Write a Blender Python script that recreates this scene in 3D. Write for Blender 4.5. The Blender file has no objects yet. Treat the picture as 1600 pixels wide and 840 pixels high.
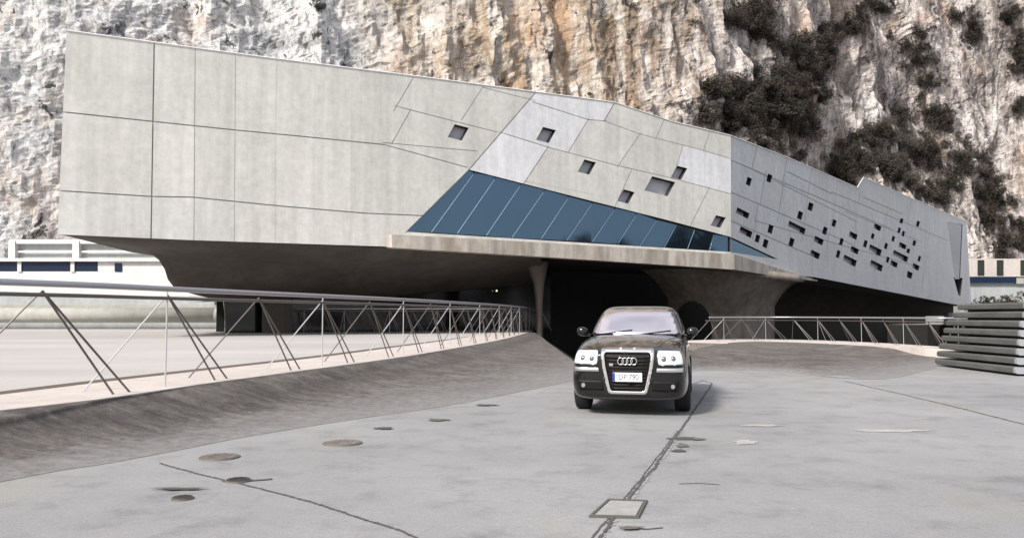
import bpy, bmesh, math, random
from mathutils import Vector, Matrix, noise
from mathutils.bvhtree import BVHTree
from mathutils.geometry import delaunay_2d_cdt
random.seed(7)
SC = bpy.context.scene
COL = SC.collection
R = math.radians

# ------------------------------------------------------------ camera, sky, sun
F = 1250.0
PITCH = math.atan(70 / F)
CAMZ = 1.5
cam_d = bpy.data.cameras.new('camera')
cam_d.lens = F / 1600 * 36
cam_d.sensor_width = 36
cam_d.clip_end = 3000
cam = bpy.data.objects.new('camera', cam_d)
COL.objects.link(cam)
cam.location = (0, 0, CAMZ)
cam.rotation_euler = (math.pi / 2 + PITCH, 0, 0)
SC.camera = cam

SUN = Vector((-0.50, -0.60, 0.66)).normalized()
w = bpy.data.worlds.new('World'); SC.world = w; w.use_nodes = True
nt = w.node_tree
sky = nt.nodes.new('ShaderNodeTexSky'); sky.sky_type = 'NISHITA'; sky.sun_disc = False
sky.sun_elevation = math.asin(SUN.z)
sky.sun_rotation = math.atan2(SUN.x, SUN.y)
sky.air_density = 1.0; sky.dust_density = 3.0; sky.ozone_density = 1.0
# thin bright cloud over most of the sky
tc_ = nt.nodes.new('ShaderNodeTexCoord'); mp_ = nt.nodes.new('ShaderNodeMapping'); mp_.inputs['Scale'].default_value = (1.2, 1.2, 3.0)
cn_ = nt.nodes.new('ShaderNodeTexNoise'); cn_.inputs['Scale'].default_value = 1.6; cn_.inputs['Detail'].default_value = 8; cn_.inputs['Roughness'].default_value = .6
cr_ = nt.nodes.new('ShaderNodeValToRGB'); cr_.color_ramp.elements[0].position = .36; cr_.color_ramp.elements[0].color = (.25, .25, .25, 1); cr_.color_ramp.elements[1].position = .60; cr_.color_ramp.elements[1].color = (.9, .9, .9, 1)
cm_ = nt.nodes.new('ShaderNodeMix'); cm_.data_type = 'RGBA'; cm_.inputs[7].default_value = (4.3, 4.35, 4.6, 1)
nt.links.new(tc_.outputs['Generated'], mp_.inputs['Vector']); nt.links.new(mp_.outputs[0], cn_.inputs['Vector']); nt.links.new(cn_.outputs['Fac'], cr_.inputs[0])
nt.links.new(cr_.outputs[0], cm_.inputs[0]); nt.links.new(sky.outputs[0], cm_.inputs[6])
nt.links.new(cm_.outputs[2], nt.nodes['Background'].inputs[0])
nt.nodes['Background'].inputs[1].default_value = 0.10
sd = bpy.data.lights.new('sun', 'SUN'); sd.energy = 2.7; sd.angle = R(9); sd.color = (1, 0.955, 0.90)
so = bpy.data.objects.new('sun', sd); COL.objects.link(so)
so.rotation_euler = SUN.to_track_quat('Z', 'Y').to_euler()
SC.view_settings.view_transform = 'Standard'
SC.view_settings.look = 'None'
SC.view_settings.gamma = 1
SC.view_settings.exposure = 0.95

# ------------------------------------------------------------ rays
FW = Vector((0, math.cos(PITCH), math.sin(PITCH)))
UP = Vector((0, -math.sin(PITCH), math.cos(PITCH)))
O = Vector((0, 0, CAMZ))
def ray(px, py):
    return FW + Vector((1, 0, 0)) * ((px - 800) / F) + UP * ((420 - py) / F)
def on_z(px, py, z):
    d = ray(px, py); return O + d * ((z - CAMZ) / d.z)
def at(px, py, Y):
    d = ray(px, py); return O + d * (Y / d.y)
def on_pl(px, py, P, n):
    d = ray(px, py); return O + d * ((P - O).dot(n) / d.dot(n))

# ------------------------------------------------------------ object helpers
def link(name, me, m=None, parent=None):
    o = bpy.data.objects.new(name, me); COL.objects.link(o)
    if m is not None and me is not None:
        for k in (m if isinstance(m, (list, tuple)) else [m]): me.materials.append(k)
    if parent: o.parent = parent
    return o
def obj(name, bm, m=None, parent=None, smooth=False):
    bmesh.ops.recalc_face_normals(bm, faces=bm.faces)
    me = bpy.data.meshes.new(name); bm.to_mesh(me); bm.free()
    if smooth:
        for p in me.polygons: p.use_smooth = True
    return link(name, me, m, parent)
def mesh(name, vs, fs, m=None, parent=None, smooth=False):
    me = bpy.data.meshes.new(name); me.from_pydata([tuple(v) for v in vs], [], fs); me.update()
    if smooth:
        for p in me.polygons: p.use_smooth = True
    return link(name, me, m, parent)
def tag(o, label=None, cat=None, group=None, kind=None):
    if label: o['label'] = label
    if cat: o['category'] = cat
    if group: o['group'] = group
    if kind: o['kind'] = kind
    return o
def empty(name, loc=(0, 0, 0), rz=0):
    o = bpy.data.objects.new(name, None); COL.objects.link(o); o.location = loc; o.rotation_euler = (0, 0, rz)
    o.empty_display_size = .2
    return o
def box(bm, c, s, rot=None):
    r = bmesh.ops.create_cube(bm, size=1)
    M = Matrix.Translation(c) @ (rot.to_4x4() if rot else Matrix()) @ Matrix.Diagonal((s[0], s[1], s[2], 1))
    bmesh.ops.transform(bm, matrix=M, verts=r['verts'])
    return r['verts']
def tube(bm, pts, r, n=8, closed=False):
    pts = [Vector(p) for p in pts]; rings = []
    for i, p in enumerate(pts):
        a = pts[max(i - 1, 0)]; b = pts[min(i + 1, len(pts) - 1)]
        if closed: a = pts[i - 1]; b = pts[(i + 1) % len(pts)]
        t = (b - a).normalized()
        ref = Vector((0, 0, 1)) if abs(t.z) < .9 else Vector((1, 0, 0))
        u = t.cross(ref).normalized(); v = u.cross(t)
        rr = r[i] if isinstance(r, (list, tuple)) else r
        rings.append([bm.verts.new(p + (u * math.cos(k * 2 * math.pi / n) + v * math.sin(k * 2 * math.pi / n)) * rr) for k in range(n)])
    m = len(rings)
    for i in range(m if closed else m - 1):
        A, B = rings[i], rings[(i + 1) % m]
        for k in range(n): bm.faces.new((A[k], A[(k + 1) % n], B[(k + 1) % n], B[k]))
    if not closed:
        bm.faces.new(rings[0][::-1]); bm.faces.new(rings[-1])
def spl(pts, n=8):
    pts = [Vector(p) for p in pts]; out = []
    for i in range(len(pts) - 1):
        p0 = pts[max(i - 1, 0)]; p1 = pts[i]; p2 = pts[i + 1]; p3 = pts[min(i + 2, len(pts) - 1)]
        for k in range(n):
            t = k / n
            out.append(.5 * ((2 * p1) + (p2 - p0) * t + (2 * p0 - 5 * p1 + 4 * p2 - p3) * t * t + (3 * p1 - p0 - 3 * p2 + p3) * t ** 3))
    out.append(pts[-1]); return out
def resample(pts, n):
    L = [0]
    for a, b in zip(pts, pts[1:]): L.append(L[-1] + (b - a).length)
    out = []; j = 0
    for k in range(n):
        t = L[-1] * k / (n - 1)
        while j < len(pts) - 2 and L[j + 1] < t: j += 1
        f = (t - L[j]) / max(L[j + 1] - L[j], 1e-9)
        out.append(pts[j].lerp(pts[j + 1], min(f, 1)))
    return out
def inside(p, poly):
    x, y = p; c = False; j = len(poly) - 1
    for i in range(len(poly)):
        xi, yi = poly[i][0], poly[i][1]; xj, yj = poly[j][0], poly[j][1]
        if (yi > y) != (yj > y) and x < (xj - xi) * (y - yi) / (yj - yi) + xi: c = not c
        j = i
    return c

def interp(x, tab):
    for (a_, b_), (c_, d_) in zip(tab, tab[1:]):
        if x <= c_: return b_ + (d_ - b_) * (x - a_) / (c_ - a_)
    return tab[-1][1]

# ------------------------------------------------------------ materials
class Mat:
    def __init__(s, name, rough=.8, metal=0, base=(.5, .5, .5), spec=.5):
        s.m = bpy.data.materials.new(name); s.m.use_nodes = True
        s.nt = s.m.node_tree; s.b = s.nt.nodes['Principled BSDF']
        s.b.inputs['Roughness'].default_value = rough; s.b.inputs['Metallic'].default_value = metal
        s.b.inputs['Base Color'].default_value = (*base, 1)
        s.b.inputs['Specular IOR Level'].default_value = spec
        s.tc = None
    def n(s, t, **k):
        x = s.nt.nodes.new(t)
        for a, b in k.items(): setattr(x, a, b)
        return x
    def l(s, a, b): s.nt.links.new(a, b)
    def co(s, scale=(1, 1, 1), rot=(0, 0, 0)):
        if not s.tc: s.tc = s.n('ShaderNodeTexCoord')
        mp = s.n('ShaderNodeMapping'); mp.inputs['Scale'].default_value = scale; mp.inputs['Rotation'].default_value = rot
        s.l(s.tc.outputs['Object'], mp.inputs['Vector']); return mp.outputs[0]
    def noise(s, scale, detail=6, rough=.6, vec=None, dist=0):
        x = s.n('ShaderNodeTexNoise'); x.inputs['Scale'].default_value = scale; x.inputs['Detail'].default_value = detail
        x.inputs['Roughness'].default_value = rough; x.inputs['Distortion'].default_value = dist
        s.l(vec if vec else s.co(), x.inputs['Vector']); return x.outputs['Fac']
    def ramp(s, fac, stops, interp='LINEAR'):
        x = s.n('ShaderNodeValToRGB'); x.color_ramp.interpolation = interp
        e = x.color_ramp.elements
        while len(e) < len(stops): e.new(.5)
        for i, (p, c) in enumerate(stops):
            e[i].position = p; e[i].color = (*c, 1) if len(c) == 3 else c
        s.l(fac, x.inputs[0]); return x.outputs[0]
    def mix(s, a, b, fac, mode='MIX'):
        x = s.n('ShaderNodeMix'); x.data_type = 'RGBA'; x.blend_type = mode; x.clamp_result = False
        for v, i in ((a, 6), (b, 7)):
            if isinstance(v, tuple): x.inputs[i].default_value = (*v, 1)
            else: s.l(v, x.inputs[i])
        if isinstance(fac, (int, float)): x.inputs[0].default_value = fac
        else: s.l(fac, x.inputs[0])
        return x.outputs[2]
    def math(s, a, b, op='MULTIPLY'):
        x = s.n('ShaderNodeMath'); x.operation = op
        for v, i in ((a, 0), (b, 1)):
            if isinstance(v, (int, float)): x.inputs[i].default_value = v
            else: s.l(v, x.inputs[i])
        return x.outputs[0]
    def color(s, c): s.l(c, s.b.inputs['Base Color']); return s
    def bump(s, h, strength=.3, dist=.05):
        x = s.n('ShaderNodeBump'); x.inputs['Strength'].default_value = strength; x.inputs['Distance'].default_value = dist
        s.l(h, x.inputs['Height']); s.l(x.outputs[0], s.b.inputs['Normal']); return s
    def attr(s, name):
        x = s.n('ShaderNodeAttribute'); x.attribute_name = name; return x
G1 = lambda v: (v, v, v)

def concrete(name, base, var=.12, streak=.12, use_tint=False, rough=.75, stain=None):
    m = Mat(name, rough)
    n1 = m.noise(.35, 5, .6); n2 = m.noise(3.0, 8, .7); n3 = m.noise(1.0, 5, .6, m.co((1.6, 1.6, .12)))
    a = m.ramp(n1, [(.3, tuple(c * (1 - var) for c in base)), (.7, tuple(c * (1 + var) for c in base))])
    a = m.mix(a, m.ramp(n2, [(.3, G1(.86)), (.7, G1(1.08))]), 1, 'MULTIPLY')
    a = m.mix(a, m.ramp(n3, [(.35, G1(1 - streak)), (.62, G1(1 + streak * .4))]), 1, 'MULTIPLY')
    if stain:
        n4 = m.noise(.9, 6, .6, m.co((1, 1, .35)))
        a = m.mix(a, stain, m.ramp(n4, [(.48, G1(0)), (.7, G1(.75))]))
    if use_tint:
        a = m.mix(a, m.attr('tint').outputs['Color'], 1, 'MULTIPLY')
    m.color(a); m.bump(n2, .15, .02)
    return m.m
M = {}
M['facade'] = concrete('concrete_panels', (.595, .59, .56), .09, .12, True)
M['facade_shaded'] = concrete('shaded_side_panels', (.56, .57, .575), .06, .06, True)  # same concrete, with the side wall's cool shade put into the colour
M['joint'] = Mat('panel_joint', .9, base=(.36, .36, .35)).m
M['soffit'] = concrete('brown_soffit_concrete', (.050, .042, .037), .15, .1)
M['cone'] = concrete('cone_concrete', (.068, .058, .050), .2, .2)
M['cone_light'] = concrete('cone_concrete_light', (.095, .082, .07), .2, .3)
M['lip'] = concrete('stained_ledge_concrete', (.47, .43, .38), .15, .35, False, .8, (.24, .18, .13))
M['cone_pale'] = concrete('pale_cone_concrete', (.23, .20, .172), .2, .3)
M['void'] = concrete('underpass_painted_shade', (.012, .012, .012), .1, .1)  # deep shade under the building put into a near-black base colour
M['edge'] = concrete('pale_kerb_concrete', (.53, .475, .44), .08, .05)
def asphalt():
    m = Mat('pale_worn_asphalt', .85)
    n1 = m.noise(.25, 6, .6); n2 = m.noise(60, 3, .7); n3 = m.noise(1.6, 8, .7); n4 = m.noise(14, 5, .7)
    a = m.ramp(n1, [(.3, (.228, .226, .230)), (.7, (.312, .309, .312))])
    a = m.mix(a, m.ramp(n2, [(.3, G1(.78)), (.7, G1(1.18))]), 1, 'MULTIPLY')
    a = m.mix(a, m.ramp(n4, [(.3, G1(.92)), (.7, G1(1.07))]), 1, 'MULTIPLY')
    a = m.mix(a, m.ramp(n3, [(.32, G1(.74)), (.48, G1(1)), (.75, G1(1.07))]), 1, 'MULTIPLY')
    g = m.noise(.5, 5, .6, m.co((1, .5, 1)))
    a = m.mix(a, (.29, .285, .235), m.ramp(g, [(.56, G1(0)), (.72, G1(.55))]))
    st = m.noise(.7, 7, .65, m.co((.35, 1.3, 1), (0, 0, .25)))
    a = m.mix(a, G1(.55), m.ramp(st, [(.58, G1(0)), (.72, G1(.5))]), 'MULTIPLY')
    sp = m.noise(22, 3, .9, m.co((1, .6, 1)))
    a = m.mix(a, G1(.5), m.ramp(sp, [(.66, G1(0)), (.70, G1(.7))]), 'MULTIPLY')
    m.color(a); m.bump(n2, .35, .01); return m.m
M['asphalt'] = asphalt()
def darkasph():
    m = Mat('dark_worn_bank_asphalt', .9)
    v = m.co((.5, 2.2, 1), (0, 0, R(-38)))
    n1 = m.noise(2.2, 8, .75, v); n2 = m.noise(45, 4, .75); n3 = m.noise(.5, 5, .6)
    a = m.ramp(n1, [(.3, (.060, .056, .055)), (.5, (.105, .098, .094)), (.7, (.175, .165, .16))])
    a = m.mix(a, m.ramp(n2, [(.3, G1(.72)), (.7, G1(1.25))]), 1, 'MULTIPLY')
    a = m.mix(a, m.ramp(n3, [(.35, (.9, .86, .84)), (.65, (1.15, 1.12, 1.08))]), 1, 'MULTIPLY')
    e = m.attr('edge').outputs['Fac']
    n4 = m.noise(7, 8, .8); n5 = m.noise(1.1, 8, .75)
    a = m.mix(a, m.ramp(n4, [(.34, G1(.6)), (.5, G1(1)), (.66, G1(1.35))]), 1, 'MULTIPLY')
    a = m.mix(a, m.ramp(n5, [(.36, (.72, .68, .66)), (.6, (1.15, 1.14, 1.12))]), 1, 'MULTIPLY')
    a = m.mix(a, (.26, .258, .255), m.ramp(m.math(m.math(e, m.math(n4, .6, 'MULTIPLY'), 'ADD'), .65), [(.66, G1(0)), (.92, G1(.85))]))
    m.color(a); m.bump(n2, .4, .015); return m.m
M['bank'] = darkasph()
def plaza():
    m = Mat('light_plaza_concrete', .8)
    n1 = m.noise(.3, 6, .6, m.co((.3, 1, 1))); n2 = m.noise(20, 5, .7)
    a = m.ramp(n1, [(.3, (.37, .35, .335)), (.7, (.47, .448, .43))])
    a = m.mix(a, m.ramp(n2, [(.3, G1(.93)), (.7, G1(1.05))]), 1, 'MULTIPLY')
    m.color(a); return m.m
M['plaza'] = plaza()
def glass(name, base, rough=.06, spec=.9, metal=0.0):
    m = Mat(name, rough, metal, base, spec); m.b.inputs['IOR'].default_value = 1.6; return m.m
M['glass_blue'] = glass('blue_window_glass', (.095, .155, .22), .05, .5, .95)
M['glass_pale'] = glass('pale_window_pane', (.50, .50, .54), .3, .4)
M['glass_dark'] = glass('dark_lobby_glass', (.008, .009, .011), .08, .4)
M['mullion'] = Mat('light_metal_mullion', .45, .6, (.10, .16, .21)).m
M['frame_dark'] = Mat('dark_window_frame', .5, .2, (.035, .035, .04)).m
M['steel'] = Mat('brushed_rail_steel', .4, .7, (.45, .45, .47)).m
M['steel_dark'] = Mat('weathered_strut_steel', .5, .3, (.16, .14, .13)).m
M['steel_light'] = Mat('galvanised_strut_steel', .45, .3, (.50, .50, .50)).m
M['white'] = concrete('white_render', (.66, .645, .63), .04, .05)
M['ribbon'] = glass('dark_blue_ribbon_glass', (.008, .018, .045), .3, .2)
M['black_gap'] = Mat('shadow_gap', .9, base=(.02, .025, .02)).m

# ------------------------------------------------------------ ground plan
def plan(px, py, z): p = on_z(px, py, z); return Vector((p.x, p.y, z))
PZ = .42
up_l = [plan(*p, PZ) for p in [(0, 642), (150, 625), (320, 600), (460, 581), (600, 562), (700, 546), (790, 529), (832, 517)]]
lo_l = [plan(*p, 0.004) for p in [(0, 752), (140, 728), (250, 708), (400, 679), (550, 655), (700, 633), (800, 614), (880, 598), (935, 589.5)]]
T0 = plan(940, 588, 0); T1 = plan(1068, 578, 0)
TL = Vector((up_l[-1].x, up_l[-1].y, 0)); TLB = Vector((3.0, 120, 0))
ZR = .36
up_r = [plan(*p, ZR) for p in [(1076, 549), (1120, 538), (1200, 533.5), (1300, 537), (1400, 543), (1470, 546), (1620, 547)]]
lo_r = [plan(*p, 0.004) for p in [(1069, 577.8), (1140, 578), (1220, 580), (1310, 590), (1390, 591), (1452, 577), (1500, 567), (1700, 565)]]
us = resample(spl(up_r), 60); ls = resample(spl(lo_r), 60)
def offset2(pts, d):
    out = []
    for i, p in enumerate(pts):
        t = (pts[min(i + 1, len(pts) - 1)] - pts[max(i - 1, 0)]); t.z = 0; t.normalize()
        out.append(p + Vector((-t.y, t.x, 0)) * (d[i] if isinstance(d, list) else d))
    return out
KI = 20
KWR = [2.4 - 1.1 * max(0, (i - 24) / 36) for i in range(60)]
KB = [p for p in offset2(us, KWR)[KI:54:3]]
# clockwise rim of the sunken court: (point, height of its rim)
rimp = [(T0, 0), (T1, 0)] + [(p, ZR) for p in us[0:KI + 1:4]] + [(p, ZR) for p in KB] + [(Vector((58, 45, 0)), 0), (Vector((58, 112, 0)), 0), (Vector((20, 120, 0)), 0), (TLB, PZ), (TL, PZ)]
trench = [p for p, z in rimp]
def cdt_fill(outer, holes=(), z=0):
    vs = []; es = []
    for poly in [outer] + list(holes):
        b = len(vs); vs += [Vector((p[0], p[1])) for p in poly]
        es += [(b + i, b + (i + 1) % len(poly)) for i in range(len(poly))]
    V, E, Fc, *_ = delaunay_2d_cdt(vs, es, [], 0, 1e-4)
    keep = []
    for f in Fc:
        c = sum((V[i] for i in f), Vector((0, 0))) / len(f)
        if inside(c, outer) and not any(inside(c, h) for h in holes): keep.append(tuple(f))
    return [Vector((v.x, v.y, z)) for v in V], keep
v, f = cdt_fill([(-700, -300), (700, -300), (700, 900), (-700, 900)], [[(p.x, p.y) for p in trench]])
tag(mesh('ground', v, f, M['asphalt']), kind='structure')
def strip(name, A, B, m, parent=None, edge=None, smooth=False):
    vs = list(A) + list(B); n = len(A)
    return mesh(name, vs, [(i, i + 1, n + i + 1, n + i) for i in range(n - 1)], m, parent, smooth)
def zz(p, z): return Vector((p.x, p.y, z))
R1 = Vector((9.5, 50, -4.4)); R2 = Vector((TL.x - .3, 50, -4.4))
tag(mesh('underpass_ramp', [zz(T0, -.002), zz(T1, -.002), R1, R2], [(0, 1, 2, 3)], M['bank']), kind='structure')
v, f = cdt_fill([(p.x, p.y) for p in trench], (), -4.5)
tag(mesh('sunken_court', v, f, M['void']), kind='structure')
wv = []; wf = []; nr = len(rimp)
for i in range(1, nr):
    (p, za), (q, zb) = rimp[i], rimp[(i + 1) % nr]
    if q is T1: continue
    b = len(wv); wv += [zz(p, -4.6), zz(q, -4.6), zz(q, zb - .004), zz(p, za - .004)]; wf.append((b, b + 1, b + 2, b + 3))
tag(mesh('underpass_wall', wv, wf, M['void']), 'retaining walls of the ramp sinking under the building, shade painted near black', 'wall')

# plaza on the left, bank of dark asphalt between it and the road
up_s = resample(spl([Vector((-13, -8, PZ)), Vector((-7.6, 4.5, PZ))] + up_l), 90)
lo_s = resample(spl([Vector((-11.0, -9, .004)), Vector((-6.2, 3.0, .004))] + lo_l), 90)
plz = [(p.x, p.y) for p in up_s] + [(TLB.x, TLB.y), (-400, 120), (-400, -8)]
v, f = cdt_fill(plz, (), PZ)
tag(mesh('plaza', v, f, M['plaza']), kind='structure')
def bank(name, up, lo, rows=14, seed=0, lump=.03, fade=1.0):
    n = len(up); vs = []; ed = []
    for r in range(rows + 1):
        t = r / rows; s = t * t * (3 - 2 * t)
        for i in range(n):
            p = up[i].lerp(lo[i], t); p.z = up[i].z + (lo[i].z - up[i].z) * (.35 * t + .65 * s)
            if 0 < r < rows: p.z += lump * noise.noise(Vector((p.x * .8, p.y * .8, seed)))
            vs.append(p); ed.append(t)
    fs = [(r * n + i, r * n + i + 1, (r + 1) * n + i + 1, (r + 1) * n + i) for r in range(rows) for i in range(n - 1)]
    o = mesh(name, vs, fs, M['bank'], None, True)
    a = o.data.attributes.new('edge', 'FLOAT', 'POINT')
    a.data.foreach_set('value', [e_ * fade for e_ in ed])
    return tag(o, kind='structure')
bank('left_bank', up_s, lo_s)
# pale kerb along the plaza's edge
bm = bmesh.new()
def slab(bm, A, B, z0, z1):
    n = len(A); r = []
    for L, z in ((A, z1), (B, z1), (B, z0), (A, z0)):
        r.append([bm.verts.new((p.x, p.y, z)) for p in L])
    for k in range(4):
        X, Y = r[k], r[(k + 1) % 4]
        for i in range(n - 1): bm.faces.new((X[i], X[i + 1], Y[i + 1], Y[i]))
    bm.faces.new([r[k][0] for k in range(4)]); bm.faces.new([r[k][-1] for k in range(4)][::-1])
KW = [1.15 + .9 * min(1, i / 50) for i in range(90)]
slab(bm, up_s, offset2(up_s, KW), PZ - .25, PZ + .012)
tag(obj('kerb', bm, M['edge']), kind='structure')
bm = bmesh.new()
i0 = 12
slab(bm, offset2(up_s, [k + .02 for k in KW])[i0:72], offset2(up_s, [k + .02 + (.45) * max(0, math.sin(math.pi * min(1, max(0, i - 10) / 64))) ** .7 for i, k in enumerate(KW)])[i0:72], PZ - .25, PZ + .006)
tag(obj('gutter', bm, Mat('dark_gutter', .9, base=(.10, .075, .06)).m), kind='structure')

# right bank and plaza
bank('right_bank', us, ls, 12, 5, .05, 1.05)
bm = bmesh.new(); slab(bm, us[KI:], offset2(us, KWR)[KI:], ZR - .3, ZR + .03)
tag(obj('far_kerb', bm, M['edge']), kind='structure')

# ------------------------------------------------------------ museum building
A = on_pl(97, 300, Vector((0, 34, 0)), Vector((0, 1, 0))); A.z = 0
B = on_pl(1142, 320, Vector((0, 52, 0)), Vector((0, 1, 0))); B.z = 0
C = on_pl(1514, 420, Vector((0, 98, 0)), Vector((0, 1, 0))); C.z = 0
class Face:
    def __init__(s, P, Q):
        s.P = P; s.t = (Q - P).normalized(); s.n = Vector((s.t.y, -s.t.x, 0))   # n points to the camera side
        s.L = (Q - P).length
    def uv(s, px, py, d=0):
        h = on_pl(px, py, s.P - s.n * d, s.n); return Vector(((h - s.P).dot(s.t), h.z))
    def w(s, u, z, d=0): return s.P + s.t * u - s.n * d + Vector((0, 0, z))
AB = Face(A, B); BC = Face(B, C)
bld = empty('concrete_museum', (0, 0, 0))
tag(bld, 'long angular concrete building raised on flared cones, with a slanted blue ribbon window', 'building')
INW = Vector((-.62, .78, 0)) * 17

def facade(face, outer_px, seams_px, holes_px, mat, tintf, dj=.045, swidth=.020, white=None):
    outer = [face.uv(*p) for p in outer_px]
    holes = [[face.uv(*p) for p in h] for h in holes_px]
    seams = []
    for a, b, k in seams_px:
        a = face.uv(*a); b = face.uv(*b); t = (b - a).normalized(); nn = Vector((-t.y, t.x)) * swidth * k
        a = a - t * .09; b = b + t * .09
        seams.append([a - nn, b - nn, b + nn, a + nn])
    def run(polys):
        vs = []; es = []
        for poly in polys:
            b = len(vs); vs += poly; es += [(b + i, b + (i + 1) % len(poly)) for i in range(len(poly))]
        V, E, Fc, *_ = delaunay_2d_cdt(vs, es, [], 0, 1e-5)
        return V, Fc
    V, Fc = run([outer] + holes + seams)
    keep = []
    for fc in Fc:
        c = sum((V[i] for i in fc), Vector((0, 0))) / 3
        if inside(c, outer) and not any(inside(c, h) for h in holes) and not any(inside(c, s) for s in seams): keep.append(tuple(fc))
    # connected panels
    em = {}
    for k, fc in enumerate(keep):
        for i in range(len(fc)):
            em.setdefault(tuple(sorted((fc[i], fc[(i + 1) % len(fc)]))), []).append(k)
    comp = [-1] * len(keep); adj = [[] for _ in keep]
    for l in em.values():
        if len(l) == 2: adj[l[0]].append(l[1]); adj[l[1]].append(l[0])
    nc = 0
    for k in range(len(keep)):
        if comp[k] >= 0: continue
        st = [k]; comp[k] = nc
        while st:
            q = st.pop()
            for r_ in adj[q]:
                if comp[r_] < 0: comp[r_] = nc; st.append(r_)
        nc += 1
    cen = {}
    for k, fc in enumerate(keep):
        c = sum((V[i] for i in fc), Vector((0, 0))) / 3
        ar = abs((V[fc[1]] - V[fc[0]]).cross(V[fc[2]] - V[fc[0]]))
        s_ = cen.setdefault(comp[k], [Vector((0, 0)), 0]); s_[0] += c * ar; s_[1] += ar
    whites = set()
    for wp_ in (white or []):
        q = face.uv(*wp_)
        for k, fc in enumerate(keep):
            if inside(q, [V[i] for i in fc]) and cen[comp[k]][1] < 60: whites.add(comp[k])
    tints = {k: tuple(a_ * b_ for a_, b_ in zip(tintf(c[0] / max(c[1], 1e-9), k), (1.12, 1.14, 1.24) if k in whites else (1, 1, 1))) for k, c in cen.items()}
    o = mesh('wall', [face.w(p.x, p.y) for p in V], keep, mat, bld)
    ca = o.data.color_attributes.new('tint', 'FLOAT_COLOR', 'CORNER'); li = 0
    for p, k in zip(o.data.polygons, range(len(keep))):
        for l in p.loop_indices: ca.data[l].color = (*tints[comp[k]], 1)
    # backing behind the joints
    V2, F2 = run([outer] + holes); k2 = []
    for fc in F2:
        c = sum((V2[i] for i in fc), Vector((0, 0))) / 3
        if inside(c, outer) and not any(inside(c, h) for h in holes): k2.append(tuple(fc))
    mesh('joint_backing', [face.w(p.x, p.y, dj) for p in V2], k2, M['joint'], bld)
    return holes

def window(face, poly, depth, glassmat, reveal, name='window'):
    vs = [face.w(p.x, p.y, 0) for p in poly] + [face.w(p.x, p.y, depth) for p in poly]
    n = len(poly)
    o = mesh(name, vs, [(i, (i + 1) % n, n + (i + 1) % n, n + i) for i in range(n)], reveal, bld)
    c = sum(poly, Vector((0, 0))) / n
    mesh('pane', [face.w(p.x, p.y, depth) for p in poly], [tuple(range(n))], glassmat, o)
    return o

front_outer = [(104, 48), (400, 88), (680, 123), (960, 160), (1050, 190), (1142, 212), (1142, 418), (603, 385), (300, 375), (90, 366)]
S = []
def seg(*p, k=1.0):
    for a, b in zip(p, p[1:]): S.append((a, b, k))
seg((98, 175), (240, 190), (365, 203), (480, 214), (600, 226), k=1.3)
seg((94, 298), (238, 307), (300, 308), (340, 312), (440, 322), (570, 333), (662, 337), k=1.3)
seg((241, 66), (236, 372), k=1.4)
for x, k in ((303, .55), (366, .4), (430, .2), (490, .15), (548, .15)):
    seg((x + 2, 40 + x * .12), (x, 376), k=k)
seg((841, 140), (733, 265), k=1.3); seg((733, 265), (635, 362), k=.9)
seg((756, 134), (722, 186), k=.7); seg((648, 118), (616, 172), k=.8)
seg((619, 166), (700, 187), (775, 206), k=.8); seg((641, 173), (613, 223), k=.8)
seg((600, 223), (744, 236), k=.8); seg((600, 226), (728, 261), k=1)
seg((756, 137), (834, 157), k=.7); seg((834, 160), (919, 187), (946, 189), k=.9); seg((962, 158), (944, 189), k=1.2)
seg((783, 207), (856, 230), k=.9); seg((919, 187), (889, 236), k=.9); seg((856, 230), (819, 286), k=1)
seg((856, 230), (966, 259), (1053, 279), (1142, 303), k=.8)
seg((1000, 209), (966, 259), k=.8); seg((944, 189), (998, 209), (1095, 234), (1142, 248), k=.7)
seg((1038, 186), (1025, 216), k=.7); seg((1110, 203), (1099, 236), k=.7); seg((1067, 228), (1052, 279), k=.7)
seg((987, 265), (960, 325), k=.8); seg((1108, 294), (1078, 354), k=.8)
seg((925, 303), (819, 283), k=.3)
def wq(cx, cy, w_, h_, sx=.13, sl=.55):
    a = Vector((w_ / 2, w_ / 2 * sx * 2)); b = Vector((h_ / 2 * sl, -h_ / 2))
    c = Vector((cx, cy)); return [tuple(c - a + b), tuple(c + a + b), tuple(c + a - b), tuple(c - a - b)]
fw = [(716, 207, 22, 20), (853, 211, 20, 20), (917, 261, 18, 19), (1061, 270, 16, 18), (978, 307, 17, 18), (1031, 291, 36, 22), (1122, 346, 15, 16)]
big = [(733, 265), (819, 287), (925, 314), (1040, 343), (1142, 370), (1142, 393.5), (635, 362)]
holes = [wq(*q) for q in fw] + [big]
rt = random.Random(3)
def tint_front(c, k):
    p = AB.w(c.x, c.y); 
    d = (p - O); px = 800 + F * d.x / (d.dot(FW)); py = 420 - F * d.dot(UP) / d.dot(FW)
    b = 1 + rt.uniform(-.035, .035)
    if px > 610:
        b += rt.uniform(-.03, .03)
    if py > 310 and px < 620:
        t = min(max((px - 360) / 120, 0), 1); return (b * (1 + .0 * t), b * (1 - .07 * t), b * (1 - .15 * t))
    return (b, b, b * .985)
H = facade(AB, front_outer, S, holes, M['facade'], tint_front, white=[(670, 215), (890, 200), (800, 250), (880, 168), (1120, 265)])
M['reveal'] = Mat('reveal_painted_shade', .7, base=(.03, .03, .035)).m  # shade of the recess put into the reveal's near-black colour
for h in H[:-1]: window(AB, h, .42, M['glass_pale'], M['reveal'])
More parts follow.
